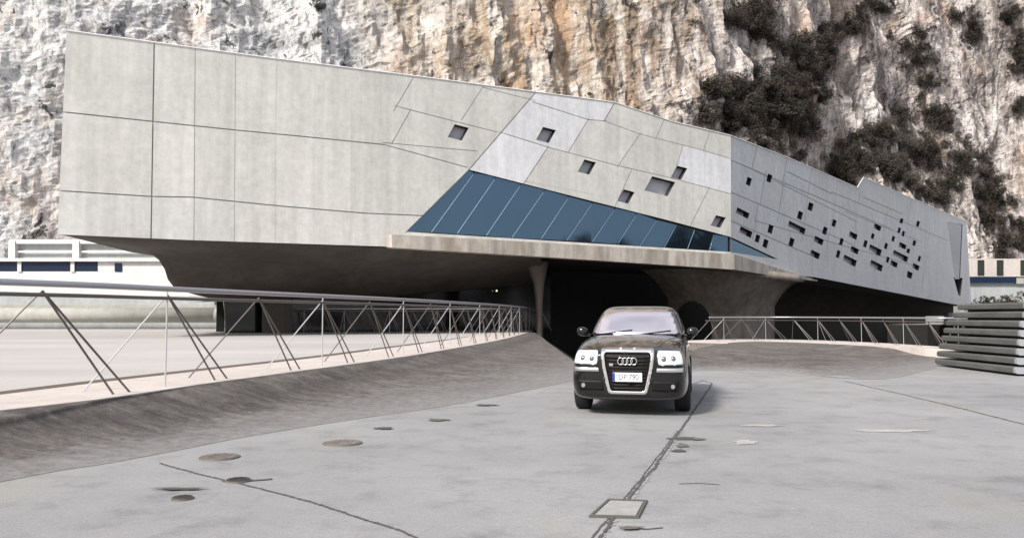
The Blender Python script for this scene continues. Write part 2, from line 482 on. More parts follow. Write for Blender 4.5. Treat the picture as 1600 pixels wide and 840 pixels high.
# infilled window outlines
# big slanted glazing
gw = mesh('slanted_window', [AB.w(p.x, p.y, 0) for p in H[-1]] + [AB.w(p.x, p.y, .12) for p in H[-1]],
          [(i, (i + 1) % 7, 7 + (i + 1) % 7, 7 + i) for i in range(7)], M['frame_dark'], bld)
mt = [(372, 395), (462, 412), (565, 440), (662, 465), (760, 492), (857, 518), (950, 540), (1040, 560), (1120, 588), (1200, 608), (1275, 628), (1355, 648)]
mb = [(195, 634), (300, 641), (420, 648), (525, 657), (645, 662), (750, 668), (855, 674), (960, 682), (1050, 690), (1150, 697), (1245, 703), (1335, 710)]
ztop = lambda u: interp(u, sorted([tuple(H[-1][i]) for i in (0, 1, 2, 3, 4)])); 
cuts = [(AB.uv(733, 265), AB.uv(635, 362))] + [(AB.uv(600 + a[0] / 2.625, 120 + a[1] / 2.625 - 1), AB.uv(600 + b[0] / 2.625, 120 + b[1] / 2.625 + 1)) for a, b in zip(mt, mb)] + [(AB.uv(1142, 370), AB.uv(1142, 393.5))]
rg_ = random.Random(12)
for (a, b), (c, d) in zip(cuts, cuts[1:]):
    j = lambda: .12 + rg_.uniform(-.012, .012)
    mesh('pane', [AB.w(a.x, a.y, j()), AB.w(c.x, c.y, j()), AB.w(d.x, d.y, j()), AB.w(b.x, b.y, j())], [(0, 1, 2), (0, 2, 3)], M['glass_blue'], gw)
mesh('window_back', [AB.w(p.x, p.y, .2) for p in H[-1]], [tuple(range(7))], M['frame_dark'], gw)
for a, b in zip(mt, mb):
    a = AB.uv(600 + a[0] / 2.625, 120 + a[1] / 2.625 - 1, .1); b = AB.uv(600 + b[0] / 2.625, 120 + b[1] / 2.625 + 1, .1)
    bm = bmesh.new(); tube(bm, [AB.w(a.x, a.y, .10), AB.w(b.x, b.y, .10)], .017, 4); obj('mullion', bm, M['mullion'], gw)
# side (receding) wall
side_outer = [(1142, 212), (1240, 250), (1339, 293), (1349, 277), (1430, 312), (1510, 346), (1518, 480), (1480, 473), (1275, 433), (1142, 418)]
S = []
slope = lambda x0, y0, x1, k=1, sl=.46: seg((x0, y0), (x1, y0 + (x1 - x0) * sl), k=k)
for y0, a, b, k in ((250, 0, 250, .9), (300, 0, 190, .9), (345, 0, 130, .9)):
    slope(1142, y0, 1142 + b, k, .43)
slope(1170, 262, 1340, .8, .50); slope(1230, 268, 1300, 1, .5); slope(1300, 300, 1480, .9, .42); slope(1349, 308, 1410, .9, .43)
slope(1180, 345, 1440, .8, .28); slope(1320, 330, 1440, .7, .4)
for x, ya, yb in ((1175, 225, 262), (1188, 266, 318), (1176, 318, 372), (1222, 243, 290), (1215, 290, 345), (1260, 260, 320), (1252, 322, 378), (1300, 280, 345), (1290, 345, 400),
                  (1335, 300, 360), (1330, 360, 415), (1378, 320, 380), (1365, 380, 425), (1415, 310, 370), (1410, 370, 440), (1447, 325, 400), (1440, 400, 450)):
    seg((x + 9, ya), (x, yb), k=1.0)
seg((1450, 322), (1440, 455), k=1)
zw = [(140, 234, 22, 38), (230, 220, 22, 38), (410, 344, 22, 38), (364, 382, 22, 38), (113, 372, 62, 40), (127, 455, 60, 44), (235, 442, 22, 40), (178, 483, 20, 36), (213, 505, 22, 40),
      (350, 435, 84, 40), (327, 499, 22, 40), (513, 416, 18, 34), (473, 449, 20, 36), (446, 492, 44, 40), (430, 553, 44, 40), (597, 470, 38, 36), (545, 497, 16, 34), (603, 534, 38, 36),
      (531, 551, 16, 36), (582, 580, 64, 44), (703, 434, 34, 34), (682, 473, 14, 26), (650, 506, 16, 34), (693, 534, 60, 44), (698, 602, 60, 44), (808, 406, 14, 24), (798, 447, 12, 26), (816, 462, 12, 26),
      (772, 484, 13, 26), (740, 516, 14, 28), (813, 515, 34, 32), (803, 560, 74, 38), (748, 576, 13, 28), (775, 594, 34, 34), (838, 537, 14, 22), (864, 503, 14, 26), (880, 419, 14, 28), (886, 571, 12, 26), (871, 607, 32, 34), (843, 642, 26, 30)]
sw_ = []
for (x, y, ww, hh) in zw:
    W_ = ww / 2.8 * .86; H_ = hh / 2.8 * .86
    if ww > 30: H_ *= .72
    a = Vector((W_ / 2, W_ / 2 * .50)); b = Vector((H_ / 2 * .25, -H_ / 2)); c = Vector((1120 + x / 2.8, 200 + y / 2.8))
    sw_.append([tuple(c - a + b), tuple(c + a + b), tuple(c + a - b), tuple(c - a - b)])
tail = [(1142.5, 370.5), (1180, 388), (1216, 405), (1142.5, 394)]
endglass = [(1480, 347), (1504, 350), (1500, 436), (1492, 436)]
enddark = [(1490, 433), (1504, 434), (1501, 462), (1498, 462)]
rt2 = random.Random(9)
def tint_side(c, k):
    b = 1 + rt2.uniform(-.05, .05); return (b, b * 1.0, b * (1 + rt2.uniform(-.02, .04)))
H2 = facade(BC, side_outer, S, sw_ + [tail, endglass, enddark], M['facade_shaded'], tint_side, swidth=.024)
for h in H2[:-3]: window(BC, h, .42, M['glass_pale'], M['frame_dark'])  # dark frame colour on these reveals paints in their shade
window(BC, H2[-3], .12, M['glass_blue'], M['frame_dark'], 'slanted_window')
M['glass_end'] = glass('pale_blue_end_glass', (.15, .23, .29), .2, .4)
window(BC, H2[-2], .05, M['glass_end'], M['facade_shaded']); window(BC, H2[-1], .6, M['glass_dark'], M['frame_dark'])
# roof, soffit, hidden walls
tz = sorted([tuple(AB.uv(*p)) for p in front_outer[:6]]); bz = sorted([tuple(AB.uv(*p)) for p in front_outer[6:]])
ust = sorted([AB.uv(px, 372)[0] for px in (132, 200, 238, 256, 300)] + [t[0] for t in tz[1:]])
dep = [(-9, 0), (tz[0][0], .05), (ust[0], 1.2), (ust[1], 3.6), (ust[2], 8), (ust[3], 15), (999, 15)]
topl = [AB.w(tz[0][0], tz[0][1])] + [AB.w(u, interp(u, tz)) for u in ust]; botl = [AB.w(bz[0][0], bz[0][1])] + [AB.w(u, interp(u, bz)) for u in ust]
dl = [interp(tz[0][0], dep)] + [interp(u, dep) for u in ust]
tb2 = [tuple(BC.uv(*p)) for p in side_outer[1:6]]; bb2 = sorted([tuple(BC.uv(*p)) for p in side_outer[6:]])
for u, z in tb2: topl.append(BC.w(u, z)); botl.append(BC.w(u, interp(u, bb2))); dl.append(15)
def back(p, d): return p + Vector((p.x, p.y, 0)).normalized() * d
tk = [back(p, d) for p, d in zip(topl, dl)]; bk = [back(p, d) for p, d in zip(botl, dl)]
n = len(topl)
strip('roof', topl, tk, M['facade'], bld)
bm = bmesh.new()
for i in range(n - 1): tube(bm, [topl[i], topl[i + 1]], .045, 4)
obj('parapet_capping', bm, M['white'], bld)
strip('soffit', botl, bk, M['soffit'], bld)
strip('back_wall', tk, bk, M['facade'], bld)
mesh('end_wall', [topl[-1], tk[-1], bk[-1], botl[-1]], [(0, 1, 2, 3)], M['facade_shaded'], bld)
# projecting ledge under the slanted window
def lp(face, px, py, d): u = face.uv(px, py, d); return face.w(u.x, u.y, d)
bm = bmesh.new()
cols = []
for (fc, px, yt, yb, d) in ((AB, 603, 366, 385.5, -.02), (AB, 612, 366, 386.5, -.35), (AB, 800, 376, 398, -.35), (AB, 1000, 388, 411, -.35), (AB, 1148, 397, 421, -.38), (BC, 1210, 417, 431, -.22), (BC, 1277, 437.5, 439, -.03)):
    t = lp(fc, px, yt, d); b = lp(fc, px, yb, d); 
    ti = t + fc.n * d * 1.0 - fc.n * .0; inn = -fc.n * (.3 - d)
    if px == 1148: inn = -(AB.n + BC.n).normalized() * .7
    cols.append([bm.verts.new(q) for q in (t, b, b + inn, t + inn)])
for X, Y in zip(cols, cols[1:]):
    for k in range(4): bm.faces.new((X[k], Y[k], Y[(k + 1) % 4], X[(k + 1) % 4]))
bm.faces.new(cols[0]); bm.faces.new(cols[-1][::-1])
obj('window_ledge', bm, M['lip'], bld)
# chamfer under the side wall
ch = [(1215, 424), (1275, 433), (1380, 454), (1480, 473), (1500, 476)]
A1 = [lp(BC, x, y, 0) for x, y in ch]; B1 = [lp(BC, x, y + d_, 1.6) for (x, y), d_ in zip(ch, (14, 13, 9, 5, 2))]
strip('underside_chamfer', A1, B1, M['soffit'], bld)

# large flared cone on the left
rows = 16; top = []; vs = []; fs = []
sil = spl([Vector(p) for p in [(100, 369, 0), (200, 382, 0), (238, 394, 0), (256, 415, 0), (268, 445, 0), (300, 458, 0), (338, 468, 0)]], 6)
sil = resample(sil, rows + 1)
NU = 50
xr = 846
for r_ in range(rows + 1):
    t = r_ / rows
    sx, sy = sil[r_].x, sil[r_].y
    dd = .3 + 6.0 * t ** 1.3
    for k in range(NU + 1):
        u = k / NU
        px = sx + (xr - sx) * u
        ytop = interp(px, [(90, 367), (300, 376), (603, 385.5), (860, 403)])
        # lower edge of the flare, dips in the middle and rises to the right
        ybot = 468 - 4 * math.sin(math.pi * u) - 26 * max(0, (u - .5) / .5) ** 1.2
        if r_ == 0: py = ytop
        else:
            g = (sy - sil[0].y) / (sil[-1].y - sil[0].y)
            g = g * (1 - u) ** 3 + t * (1 - (1 - u) ** 3)
            py = ytop + (ybot - ytop) * g
        q = AB.uv(px, py, dd); vs.append(AB.w(q.x, q.y, dd))
W1 = NU + 1
for k in range(NU + 1):
    p = vs[rows * W1 + k]; vs.append(p - AB.n * 10)
for r_ in range(rows + 1):
    for k in range(NU): fs.append((r_ * W1 + k, r_ * W1 + k + 1, (r_ + 1) * W1 + k + 1, (r_ + 1) * W1 + k))
# side return of the flare on its left
b0 = len(vs)
for r_ in range(rows + 1): vs.append(vs[r_ * W1] - AB.n * 9 + AB.t * 3)
for r_ in range(rows): fs.append((r_ * W1, (r_ + 1) * W1, b0 + r_ + 1, b0 + r_))
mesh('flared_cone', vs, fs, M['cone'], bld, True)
# foot wall, lobby glazing and its piers
def wallq(name, face, d, pts, m, thick=.3):
    q = [face.uv(px, py, d) for px, py in pts]; n_ = len(q)
    v_ = [face.w(p.x, p.y, d) for p in q] + [face.w(p.x, p.y, d + thick) for p in q]
    f_ = [tuple(range(n_)), tuple(range(2 * n_ - 1, n_ - 1, -1))] + [(i, n_ + i, n_ + (i + 1) % n_, (i + 1) % n_) for i in range(n_)]
    return mesh(name, v_, f_, m, bld)
wallq('lobby_glazing', AB, 8.5, [(346, 440), (860, 420), (860, 522), (352, 522), (352, 490)], M['glass_dark'])
wallq('foot_wall', AB, 7.2, [(412, 452), (458, 452), (458, 522), (412, 522)], M['cone'], .5)
def loft(name, levels, m, n_=28, parent=bld, dy=1.0):
    # levels: (pxl, pxr, py, depthY)
    vs = []; fs = []
    for (a, b, y, Y) in levels:
        P = at(a, y, Y); Q = at(b, y, Y); c = (P + Q) / 2; rx = (Q - P).length / 2
        for k in range(n_):
            an = 2 * math.pi * k / n_; ca, sa = math.cos(an), math.sin(an)
            e = .75
            vs.append(Vector((c.x + rx * math.copysign(abs(ca) ** e, ca), c.y + max(rx * dy, .6) * (1 + math.copysign(abs(sa) ** e, sa)), c.z)))
    for r_ in range(len(levels) - 1):
        for k in range(n_): fs.append((r_ * n_ + k, r_ * n_ + (k + 1) % n_, (r_ + 1) * n_ + (k + 1) % n_, (r_ + 1) * n_ + k))
    return mesh(name, vs, fs, m, parent, True)
loft('tunnel_pier', [(822, 858, 408, 47), (829, 854, 428, 47), (834, 851, 442, 47), (837, 849, 465, 47), (839, 848, 495, 47), (838, 849, 530, 47)], M['cone_light'])
# right cone with an arched opening
def cone_right():
    # a curved front wall, px 1030..1206, pierced by an arch
    pts = []; nx = 88; ny = 52
    vs = []; fs = []; idx = {}
    for j in range(ny + 1):
        v_ = j / ny; py = 0
        for i in range(nx + 1):
            yy = 424 + 148 * v_; xl = 985 + 62 * min(1, (yy - 424) / 45) ** .5; xrr = 1262 - 56 * min(1, (yy - 424) / 50) ** .45
            u = i / nx; px = xl + (xrr - xl) * u; yt_ = interp(px, [(900, 408), (1148, 421), (1300, 441)]); py = yt_ + (572 - yt_) * v_
            Y = 56.5 + 3.0 * (2 * u - 1) ** 2 + 1.2 * v_ - 2.0 * (1 - min(1, v_ * 2.2))
            if u > .96: Y += (u - .96) * 260
            vs.append(at(px, py, Y)); idx[(i, j)] = len(vs) - 1; pts.append((px, py))
    for j in range(ny):
        for i in range(nx):
            c = pts[j * (nx + 1) + i]; cx, cy = c[0] + .9, c[1] + 1.4
            if ((cx - 1083) / 29) ** 2 + ((cy - 508) / 40) ** 2 < 1 or (1056 < cx < 1112 and cy > 508): continue
            fs.append((idx[(i, j)], idx[(i + 1, j)], idx[(i + 1, j + 1)], idx[(i, j + 1)]))
    o = mesh('arched_cone', vs, fs, M['cone_pale'], bld, True)
    s_ = o.modifiers.new('thick', 'SOLIDIFY'); s_.thickness = .5; s_.offset = 0
    return o
arc = cone_right()
# back of the undercroft, its shade painted near black
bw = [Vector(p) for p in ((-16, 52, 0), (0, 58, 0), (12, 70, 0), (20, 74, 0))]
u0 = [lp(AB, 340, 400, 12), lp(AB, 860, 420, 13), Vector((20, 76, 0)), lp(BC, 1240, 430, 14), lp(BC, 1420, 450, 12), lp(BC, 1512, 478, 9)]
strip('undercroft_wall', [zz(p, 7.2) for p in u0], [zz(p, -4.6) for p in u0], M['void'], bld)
# recess behind the right cone: brown curved wall under the side soffit
rv = [(1206, 8), (1260, 6.5), (1330, 6), (1400, 5), (1490, 2.5)]
ta = [lp(BC, px, 430 + (px - 1206) * .16, d) for px, d in rv]; tb = []
for (px, d), p in zip(rv, ta):
    q = BC.uv(px, 505, d + 2.5); tb.append(BC.w(q.x, max(q.y, 1.2), d + 2.5))
strip('recess_wall', ta, tb, M['cone'], bld, smooth=True)
u1 = [p - BC.n * 2.5 for p in ta]
# small lamps in the lobby
lm = Mat('lobby_lamp_glow', .5, base=(1, .8, .5)); lm.b.inputs['Emission Color'].default_value = (1, .75, .45, 1); lm.b.inputs['Emission Strength'].default_value = 1.0
for px, py in ((784, 446), (802, 445), (776, 454)):
    p = lp(AB, px, py, 8.2 if px < 850 else 7.0)
    bm = bmesh.new(); bmesh.ops.create_uvsphere(bm, u_segments=10, v_segments=6, radius=.06); bmesh.ops.translate(bm, verts=bm.verts, vec=p)
    obj('lobby_lamp', bm, lm.m, bld)

# ------------------------------------------------------------ cliff
def cliffmat():
    m = Mat('limestone_cliff', .95, spec=.15)
    m.co()
    sx = m.n('ShaderNodeSeparateXYZ'); m.l(m.tc.outputs['Object'], sx.inputs[0]); X = sx.outputs[0]
    big_ = m.noise(.06, 6, .6); mid = m.noise(.35, 10, .75, m.co((1, 1, .6)), .8); fine = m.noise(1.1, 14, .80, m.co((1, 1, .8)), .8)
    st = m.noise(.30, 12, .75, m.co((1, 1, .20)), .8); mot = m.noise(.16, 8, .7, m.co((1, 1, .7)), 1.2); vf = m.noise(4.5, 8, .8)
    def rng(lo, hi, amp, nz):
        q = m.n('ShaderNodeMapRange'); q.inputs[1].default_value = lo; q.inputs[2].default_value = hi
        m.l(m.math(X, m.math(m.math(nz, .5, 'SUBTRACT'), amp, 'MULTIPLY'), 'ADD'), q.inputs[0]); return q.outputs[0]
    pale = m.ramp(fine, [(.36, (.20, .205, .21)), (.44, (.46, .465, .47)), (.51, (.78, .78, .775)), (.64, (.93, .92, .91))])
    pale = m.mix(pale, m.ramp(mot, [(.38, (.60, .61, .62)), (.50, (1, 1, 1)), (.66, (1.05, 1, .95))]), 1, 'MULTIPLY')
    tan = m.ramp(st, [(.36, (.24, .18, .13)), (.45, (.52, .39, .27)), (.51, (.60, .53, .45)), (.60, (.80, .735, .665))])
    tan = m.mix(tan, m.ramp(fine, [(.36, G1(.35)), (.48, G1(.95)), (.65, G1(1.25))]), 1, 'MULTIPLY')
    grey = m.ramp(st, [(.36, (.11, .10, .098)), (.46, (.26, .24, .235)), (.51, (.52, .47, .445)), (.60, (.75, .69, .655))])
    grey = m.mix(grey, m.ramp(fine, [(.36, G1(.28)), (.48, G1(.95)), (.65, G1(1.35))]), 1, 'MULTIPLY')
    c = m.mix(pale, tan, rng(-17, -6, 34, big_))
    c = m.mix(c, grey, m.math(rng(8, 30, 40, mid), .9))
    og = m.noise(.10, 5, .6, m.co((1, 1, .5)))
    c = m.mix(c, (.62, .40, .25), m.math(m.ramp(og, [(.52, G1(0)), (.64, G1(1))]), .45))
    pit = m.noise(.55, 6, .7, m.co((1, 1, .75)), .6)
    c = m.mix(c, (.07, .065, .065), m.ramp(pit, [(.36, G1(.95)), (.40, G1(0))]))
    gz = m.ramp(m.noise(.12, 6, .7, m.co((1, 1, .6)), 1), [(.52, G1(0)), (.64, G1(.6))])
    c = m.mix(c, m.mix(c, (.5, .5, .51), 1, 'MULTIPLY'), m.math(gz, .8))
    c = m.mix(c, m.ramp(vf, [(.35, G1(.8)), (.65, G1(1.15))]), 1, 'MULTIPLY')
    m.color(c)
    h = m.math(m.math(mid, 1.2), m.math(fine, 1.3), 'ADD')
    m.bump(h, .8, .45); return m.m
M['cliff'] = cliffmat()
cl_plan = resample(spl([Vector(p) for p in [(-150, 40, 0), (-90, 62, 0), (-45, 78, 0), (-10, 90, 0), (25, 108, 0), (60, 132, 0), (105, 150, 0), (170, 165, 0), (260, 190, 0)]], 12), 900)
NV = 240; HT = 78
vs = []
N = len(cl_plan)
for i, p in enumerate(cl_plan):
    t = (cl_plan[min(i + 1, N - 1)] - cl_plan[max(i - 1, 0)]).normalized(); nn = Vector((t.y, -t.x, 0))
    for j in range(NV + 1):
        z = HT * (j / NV)
        q = Vector((p.x, p.y, z))
        a = noise.noise(Vector((q.x * .03, q.y * .03, z * .012))) * 8
        rr = noise.ridged_multi_fractal(Vector((q.x * .085 + z * .012, q.y * .085, z * .013 + 5)), .95, 2.1, 6, 1.0, 2.0)
        wgt = .35 + .65 * min(max((q.x + 45) / 60, 0), 1)
        b = (rr - 1.1) * 3.4 * wgt
        bl = noise.cell_vector(Vector((q.x * .12 + z * .05 + b * .08, q.y * .12, z * .07 + noise.noise(q * .15) * .5))).x * .7
        c_ = noise.fractal(Vector((q.x * .22 + z * .06, q.y * .22, z * .15)), .9, 2.2, 5) * 1.1
        d_ = (noise.ridged_multi_fractal(Vector((q.x * .7, q.y * .7, z * .55 + q.x * .2)), .8, 2.1, 4, 1.0, 2.0) - 1.1) * .22
        dsp = a + b + c_ + d_ + bl * wgt
        lean = z * .10
        v_ = q + nn * (dsp - lean); v_.z = z - 1 + noise.noise(q * .2) * .6
        vs.append(v_)
fs = [(i * (NV + 1) + j, (i + 1) * (NV + 1) + j, (i + 1) * (NV + 1) + j + 1, i * (NV + 1) + j + 1) for i in range(N - 1) for j in range(NV)]
cl = mesh('cliff', vs, fs, M['cliff']); tag(cl, kind='structure')
# slope behind the rim so the cliff is a hill, not a sheet
rim = [vs[i * (NV + 1) + NV] for i in range(N)]
strip('hill', rim, [p + Vector((-60, 260, 12)) for p in rim], M['cliff']); bpy.data.objects['hill']['kind'] = 'structure'
bvh = BVHTree.FromPolygons(vs, fs)

# ------------------------------------------------------------ vegetation
def leafmat(name, a, b):
    m = Mat(name, .85, spec=.15)
    m.color(m.mix(m.ramp(m.noise(.5, 3, .6), [(.35, a), (.65, b)]), m.ramp(m.noise(7, 2, .5), [(.3, G1(.8)), (.7, G1(1.2))]), 1, 'MULTIPLY')); return m.m
M['scrub'] = leafmat('dark_cliff_scrub_leaves', (.040, .035, .030), (.085, .074, .060))
M['leaf'] = leafmat('olive_leaves', (.055, .053, .038), (.095, .09, .062))
M['bark'] = Mat('grey_bark', .9, base=(.12, .10, .085)).m
def leaves(vs, fs, c, rad, n_, size, rnd):
    lobes = [(Vector((rnd.gauss(0, .45), rnd.gauss(0, .45), rnd.gauss(0, .35))) * rad, rad * rnd.uniform(.35, .6)) for _ in range(6)]
    for _ in range(n_):
        lc, lr = rnd.choice(lobes)
        d = Vector((rnd.gauss(0, 1), rnd.gauss(0, 1), rnd.gauss(0, 1))).normalized()
        p = c + lc + d * lr * rnd.uniform(.45, 1.05) ** .7
        u = Vector((rnd.gauss(0, 1), rnd.gauss(0, 1), rnd.gauss(0, 1))).normalized(); v_ = u.orthogonal().normalized(); s_ = size * rnd.uniform(.6, 1.4)
        b = len(vs); vs += [p - u * s_, p - v_ * s_ * .55, p + u * s_, p + v_ * s_ * .55]; fs.append((b, b + 1, b + 2, b + 3))
rnd = random.Random(21)
regions = [([(1140, 0), (1215, 0), (1200, 40), (1230, 70), (1330, 20), (1345, 0), (1400, 0), (1330, 60), (1290, 95), (1260, 170), (1240, 215), (1250, 260), (1142, 200), (1085, 185), (1110, 130), (1180, 110), (1215, 90), (1140, 30)], 130),
           ([(1290, 255), (1330, 215), (1400, 170), (1430, 185), (1475, 240), (1500, 290), (1480, 320), (1440, 310), (1350, 268), (1330, 290), (1300, 280)], 75),
           ([(1400, 60), (1440, 40), (1475, 160), (1520, 240), (1500, 260), (1450, 190), (1420, 130)], 22),
           ([(1500, 250), (1540, 230), (1600, 330), (1600, 400), (1560, 400), (1530, 330)], 30),
           ([(1480, 0), (1530, 20), (1520, 80), (1490, 60)], 8),
           ([(1565, 20), (1600, 0), (1600, 180), (1575, 170)], 14),
           ([(1255, 180), (1275, 140), (1290, 60), (1300, 100), (1275, 190), (1268, 250)], 10)]
svs = []; sfs = []
for poly, cnt in regions:
    cnt = int(cnt * 2.0)
    x0, x1 = min(p[0] for p in poly), max(p[0] for p in poly); y0, y1 = min(p[1] for p in poly), max(p[1] for p in poly)
    k = 0; tries = 0
    while k < cnt and tries < 9999:
        tries += 1
        x, y = rnd.uniform(x0, x1), rnd.uniform(y0, y1)
        if not inside((x, y), poly): continue
        h = bvh.ray_cast(O, ray(x, y).normalized())
        if h[0] is None: continue
        nrm = h[1] if h[1].dot(ray(x, y)) < 0 else -h[1]
        r_ = rnd.uniform(.8, 2.1)
        leaves(svs, sfs, h[0] + nrm * r_ * .3, r_, int(430 * r_), .125, rnd); k += 1
tag(mesh('cliff_scrub', svs, sfs, M['scrub']), 'dark brown scrub clinging in masses to the right half of the cliff', 'scrub', kind='stuff')
wvs = []; wfs = []; wr = random.Random(77)
for k in range(34):
    x = 92 + wr.uniform(0, 22); y = -62 + k * 3.1 + wr.uniform(-1, 1); hgt = wr.uniform(12, 14.5) + (2.5 if y > 0 else 0)
    leaves(wvs, wfs, Vector((x, y, hgt - 3.2)), 3.4, 620, .34, wr); leaves(wvs, wfs, Vector((x, y, hgt - 7.5)), 3.6, 420, .36, wr)
    tb_ = len(wvs); wvs += [Vector((x - .2, y, 0)), Vector((x + .2, y, 0)), Vector((x + .12, y, hgt - 2)), Vector((x - .12, y, hgt - 2)), Vector((x, y - .2, 0)), Vector((x, y + .2, 0)), Vector((x, y + .12, hgt - 2)), Vector((x, y - .12, hgt - 2))]
    wfs += [(tb_, tb_ + 1, tb_ + 2, tb_ + 3), (tb_ + 4, tb_ + 5, tb_ + 6, tb_ + 7)]
tag(mesh('woodland', wvs, wfs, M['scrub']), 'dark row of trees mirrored in the right end of the slanted blue window', 'woodland', kind='stuff')
def bush_mesh(seed, rad, n_, size, m):
    r_ = random.Random(seed); vs = []; fs = []; leaves(vs, fs, Vector((0, 0, rad * .6)), rad, n_, size, r_)
    me = bpy.data.meshes.new('foliage'); me.from_pydata([tuple(v) for v in vs], [], fs); me.materials.append(m); return me
def stem_mesh(h_):
    bm = bmesh.new(); tube(bm, [(0, 0, -.3), (.05, 0, h_ * .5), (0, .05, h_)], [.07, .05, .025], 6)
    for k in range(4): a = k * 1.6; tube(bm, [(0, 0, h_ * .3), (math.cos(a) * h_ * .5, math.sin(a) * h_ * .5, h_ * .9)], [.035, .012], 5)
    me = bpy.data.meshes.new('stem'); bm.to_mesh(me); bm.free(); me.materials.append(M['bark']); return me
bms = [bush_mesh(i, 1.0, 420, .13, M['scrub']) for i in range(3)]; stm = stem_mesh(1.0)
cl_b = [(184, 45, .45, 'small dark bush on the pale cliff just above the left end of the roof'), (222, 37, .3, 'tiny dark bush right of a bigger one above the left end of the roof'),
        (782, 127, .5, 'dark bush at the roof edge below the tan cliff streaks'), (676, 80, .35, 'small dark bush on the tan cliff over the middle of the roof'),
        (920, 148, .45, 'dark bush on the orange cliff by the roof kink'), (498, 12, .9, 'grey brown bush at the top of the picture on the white cliff'),
        (990, 12, .6, 'dark bush at the top edge beside the pale vertical rock streaks'), (1086, 35, .9, 'round dark bush on pale rock left of the scrub band'),
        (1070, 168, .9, 'dark bush low on the pale rock above the building corner'), (1386, 55, 1.0, 'lone dark bush among rock ribs on the right cliff'),
        (1515, 60, 1.3, 'dark bush on the pale rock face at upper right'), (1560, 300, 1.5, 'dark bush on the cliff at the right edge of the picture')]
for i, (x, y, s_, lab) in enumerate(cl_b):
    h = bvh.ray_cast(O, ray(x, y).normalized())
    if h[0] is None: continue
    e = empty('bush', h[0] - Vector((0, 0, .5 * s_)), i); e.scale = (s_,) * 3; tag(e, lab, 'bush', 'single bushes on the cliff')
    link('foliage', bms[i % 3], None, e); link('stem', stm, None, e)

# ------------------------------------------------------------ white pavilion at far left
pv = empty('white_pavilion', at(120, 505, 60)); tag(pv, 'low white two tier building with a dark blue ribbon window, behind the left railing', 'building')
PVI = Matrix.Translation(-pv.location)
def pslab(name, pxa, pxb, ya, yb, Y, dep, m, taper=0, parent=pv):
    a = at(pxa, ya, Y); b = at(pxb, ya, Y); c = at(pxb, yb, Y); d = at(pxa, yb, Y)
    vs = [a, b, c, d]; vs += [p + Vector((taper, dep, 0)) for p in vs]
    o = mesh(name, [p - pv.location for p in vs], [(0, 1, 2, 3), (7, 6, 5, 4), (0, 4, 5, 1), (1, 5, 6, 2), (2, 6, 7, 3), (3, 7, 4, 0)], m, parent); return o
pslab('lower_wall', -120, 330, 424, 462, 60, 8, M['white'])
M['band_grey'] = concrete('grey_base_wall', (.38, .40, .40), .08, .1)
M['band_yel'] = concrete('pale_yellow_base', (.36, .355, .32), .08, .1)
pslab('base_band', -140, 335, 462, 476, 59.9, 8, M['band_grey'])
pslab('base_band', -140, 338, 476, 488, 59.8, 8, M['band_yel'])
pslab('shadow_gap', -140, 300, 488, 497.5, 60.4, 7, M['black_gap'])  # black slab painted as the shadow strip below the base bands
pslab('terrace_step', -140, 350, 497.5, 513, 58.5, 8, M['band_grey'])
rw = pslab('ribbon_window', -120, 153, 408, 424, 60.0, 8, M['ribbon'])
for x in (30, 113): pslab('mullion', x - 3, x + 3, 407.5, 424.5, 59.9, .3, M['white'], parent=rw)
pslab('middle_wall', 153, 330, 408, 424, 60.0, 8, M['white']); w2 = pslab('window', 179, 190, 411, 424, 59.93, .3, M['ribbon'])
pslab('cornice', -125, 335, 403, 408, 59.7, 8.6, M['white'])
pslab('upper_wall', 16, 330, 380, 403, 61.0, 6, M['band_grey'])
pslab('roof', 14, 330, 374, 380.5, 60.6, 7, M['white'])
for x in (18, 118): pslab('pilaster', x - 5, x + 5, 376, 404, 60.5, .5, M['white'])
pslab('railing', 16, 330, 391.5, 394.5, 60.7, .1, M['white'])
# rounded white slab end beside the cone
bm = bmesh.new()
c0 = at(338, 492, 57); rads = (508 - 485) / 2 / F * 57 
tube(bm, [c0 + Vector((-22, 0, 0)) - pv.location, c0 - pv.location], rads, 20); bmesh.ops.create_uvsphere(bm, u_segments=20, v_segments=12, radius=rads, matrix=Matrix.Translation(c0 - pv.location))
obj('rounded_terrace_wall', bm, M['band_yel'], pv, True)

# far low building and planting at the right edge
rb = empty('low_blue_roofed_building', at(1560, 470, 118)); tag(rb, 'low pale building with a flat dark blue roof line at the right edge', 'building')
def rs(name, pxa, pxb, ya, yb, Y, dep, m, parent=rb):
    a = at(pxa, ya, Y); b = at(pxb, ya, Y); c = at(pxb, yb, Y); d = at(pxa, yb, Y)
    vs = [a, b, c, d]; vs += [p + Vector((0, dep, 0)) for p in vs]
    return mesh(name, [p - rb.location for p in vs], [(0, 1, 2, 3), (7, 6, 5, 4), (0, 4, 5, 1), (1, 5, 6, 2), (2, 6, 7, 3), (3, 7, 4, 0)], m, parent)
rs('wall', 1500, 1720, 440, 505, 118, 8, M['band_grey']); rs('roof', 1495, 1588, 432, 441, 117.4, 9, M['ribbon']); rs('roof_extension', 1588, 1730, 434, 443, 117.5, 9, M['band_yel'])
rs('upper_wall', 1500, 1720, 404, 432, 120, 5, M['edge'])
for x in (1533, 1563, 1600): 
    w_ = rs('window', x - 5, x + 5, 406, 430, 119.9, .2, M['black_gap'])
gb = [bush_mesh(40 + i, 1.0, 500, .12, M['leaf']) for i in range(3)]
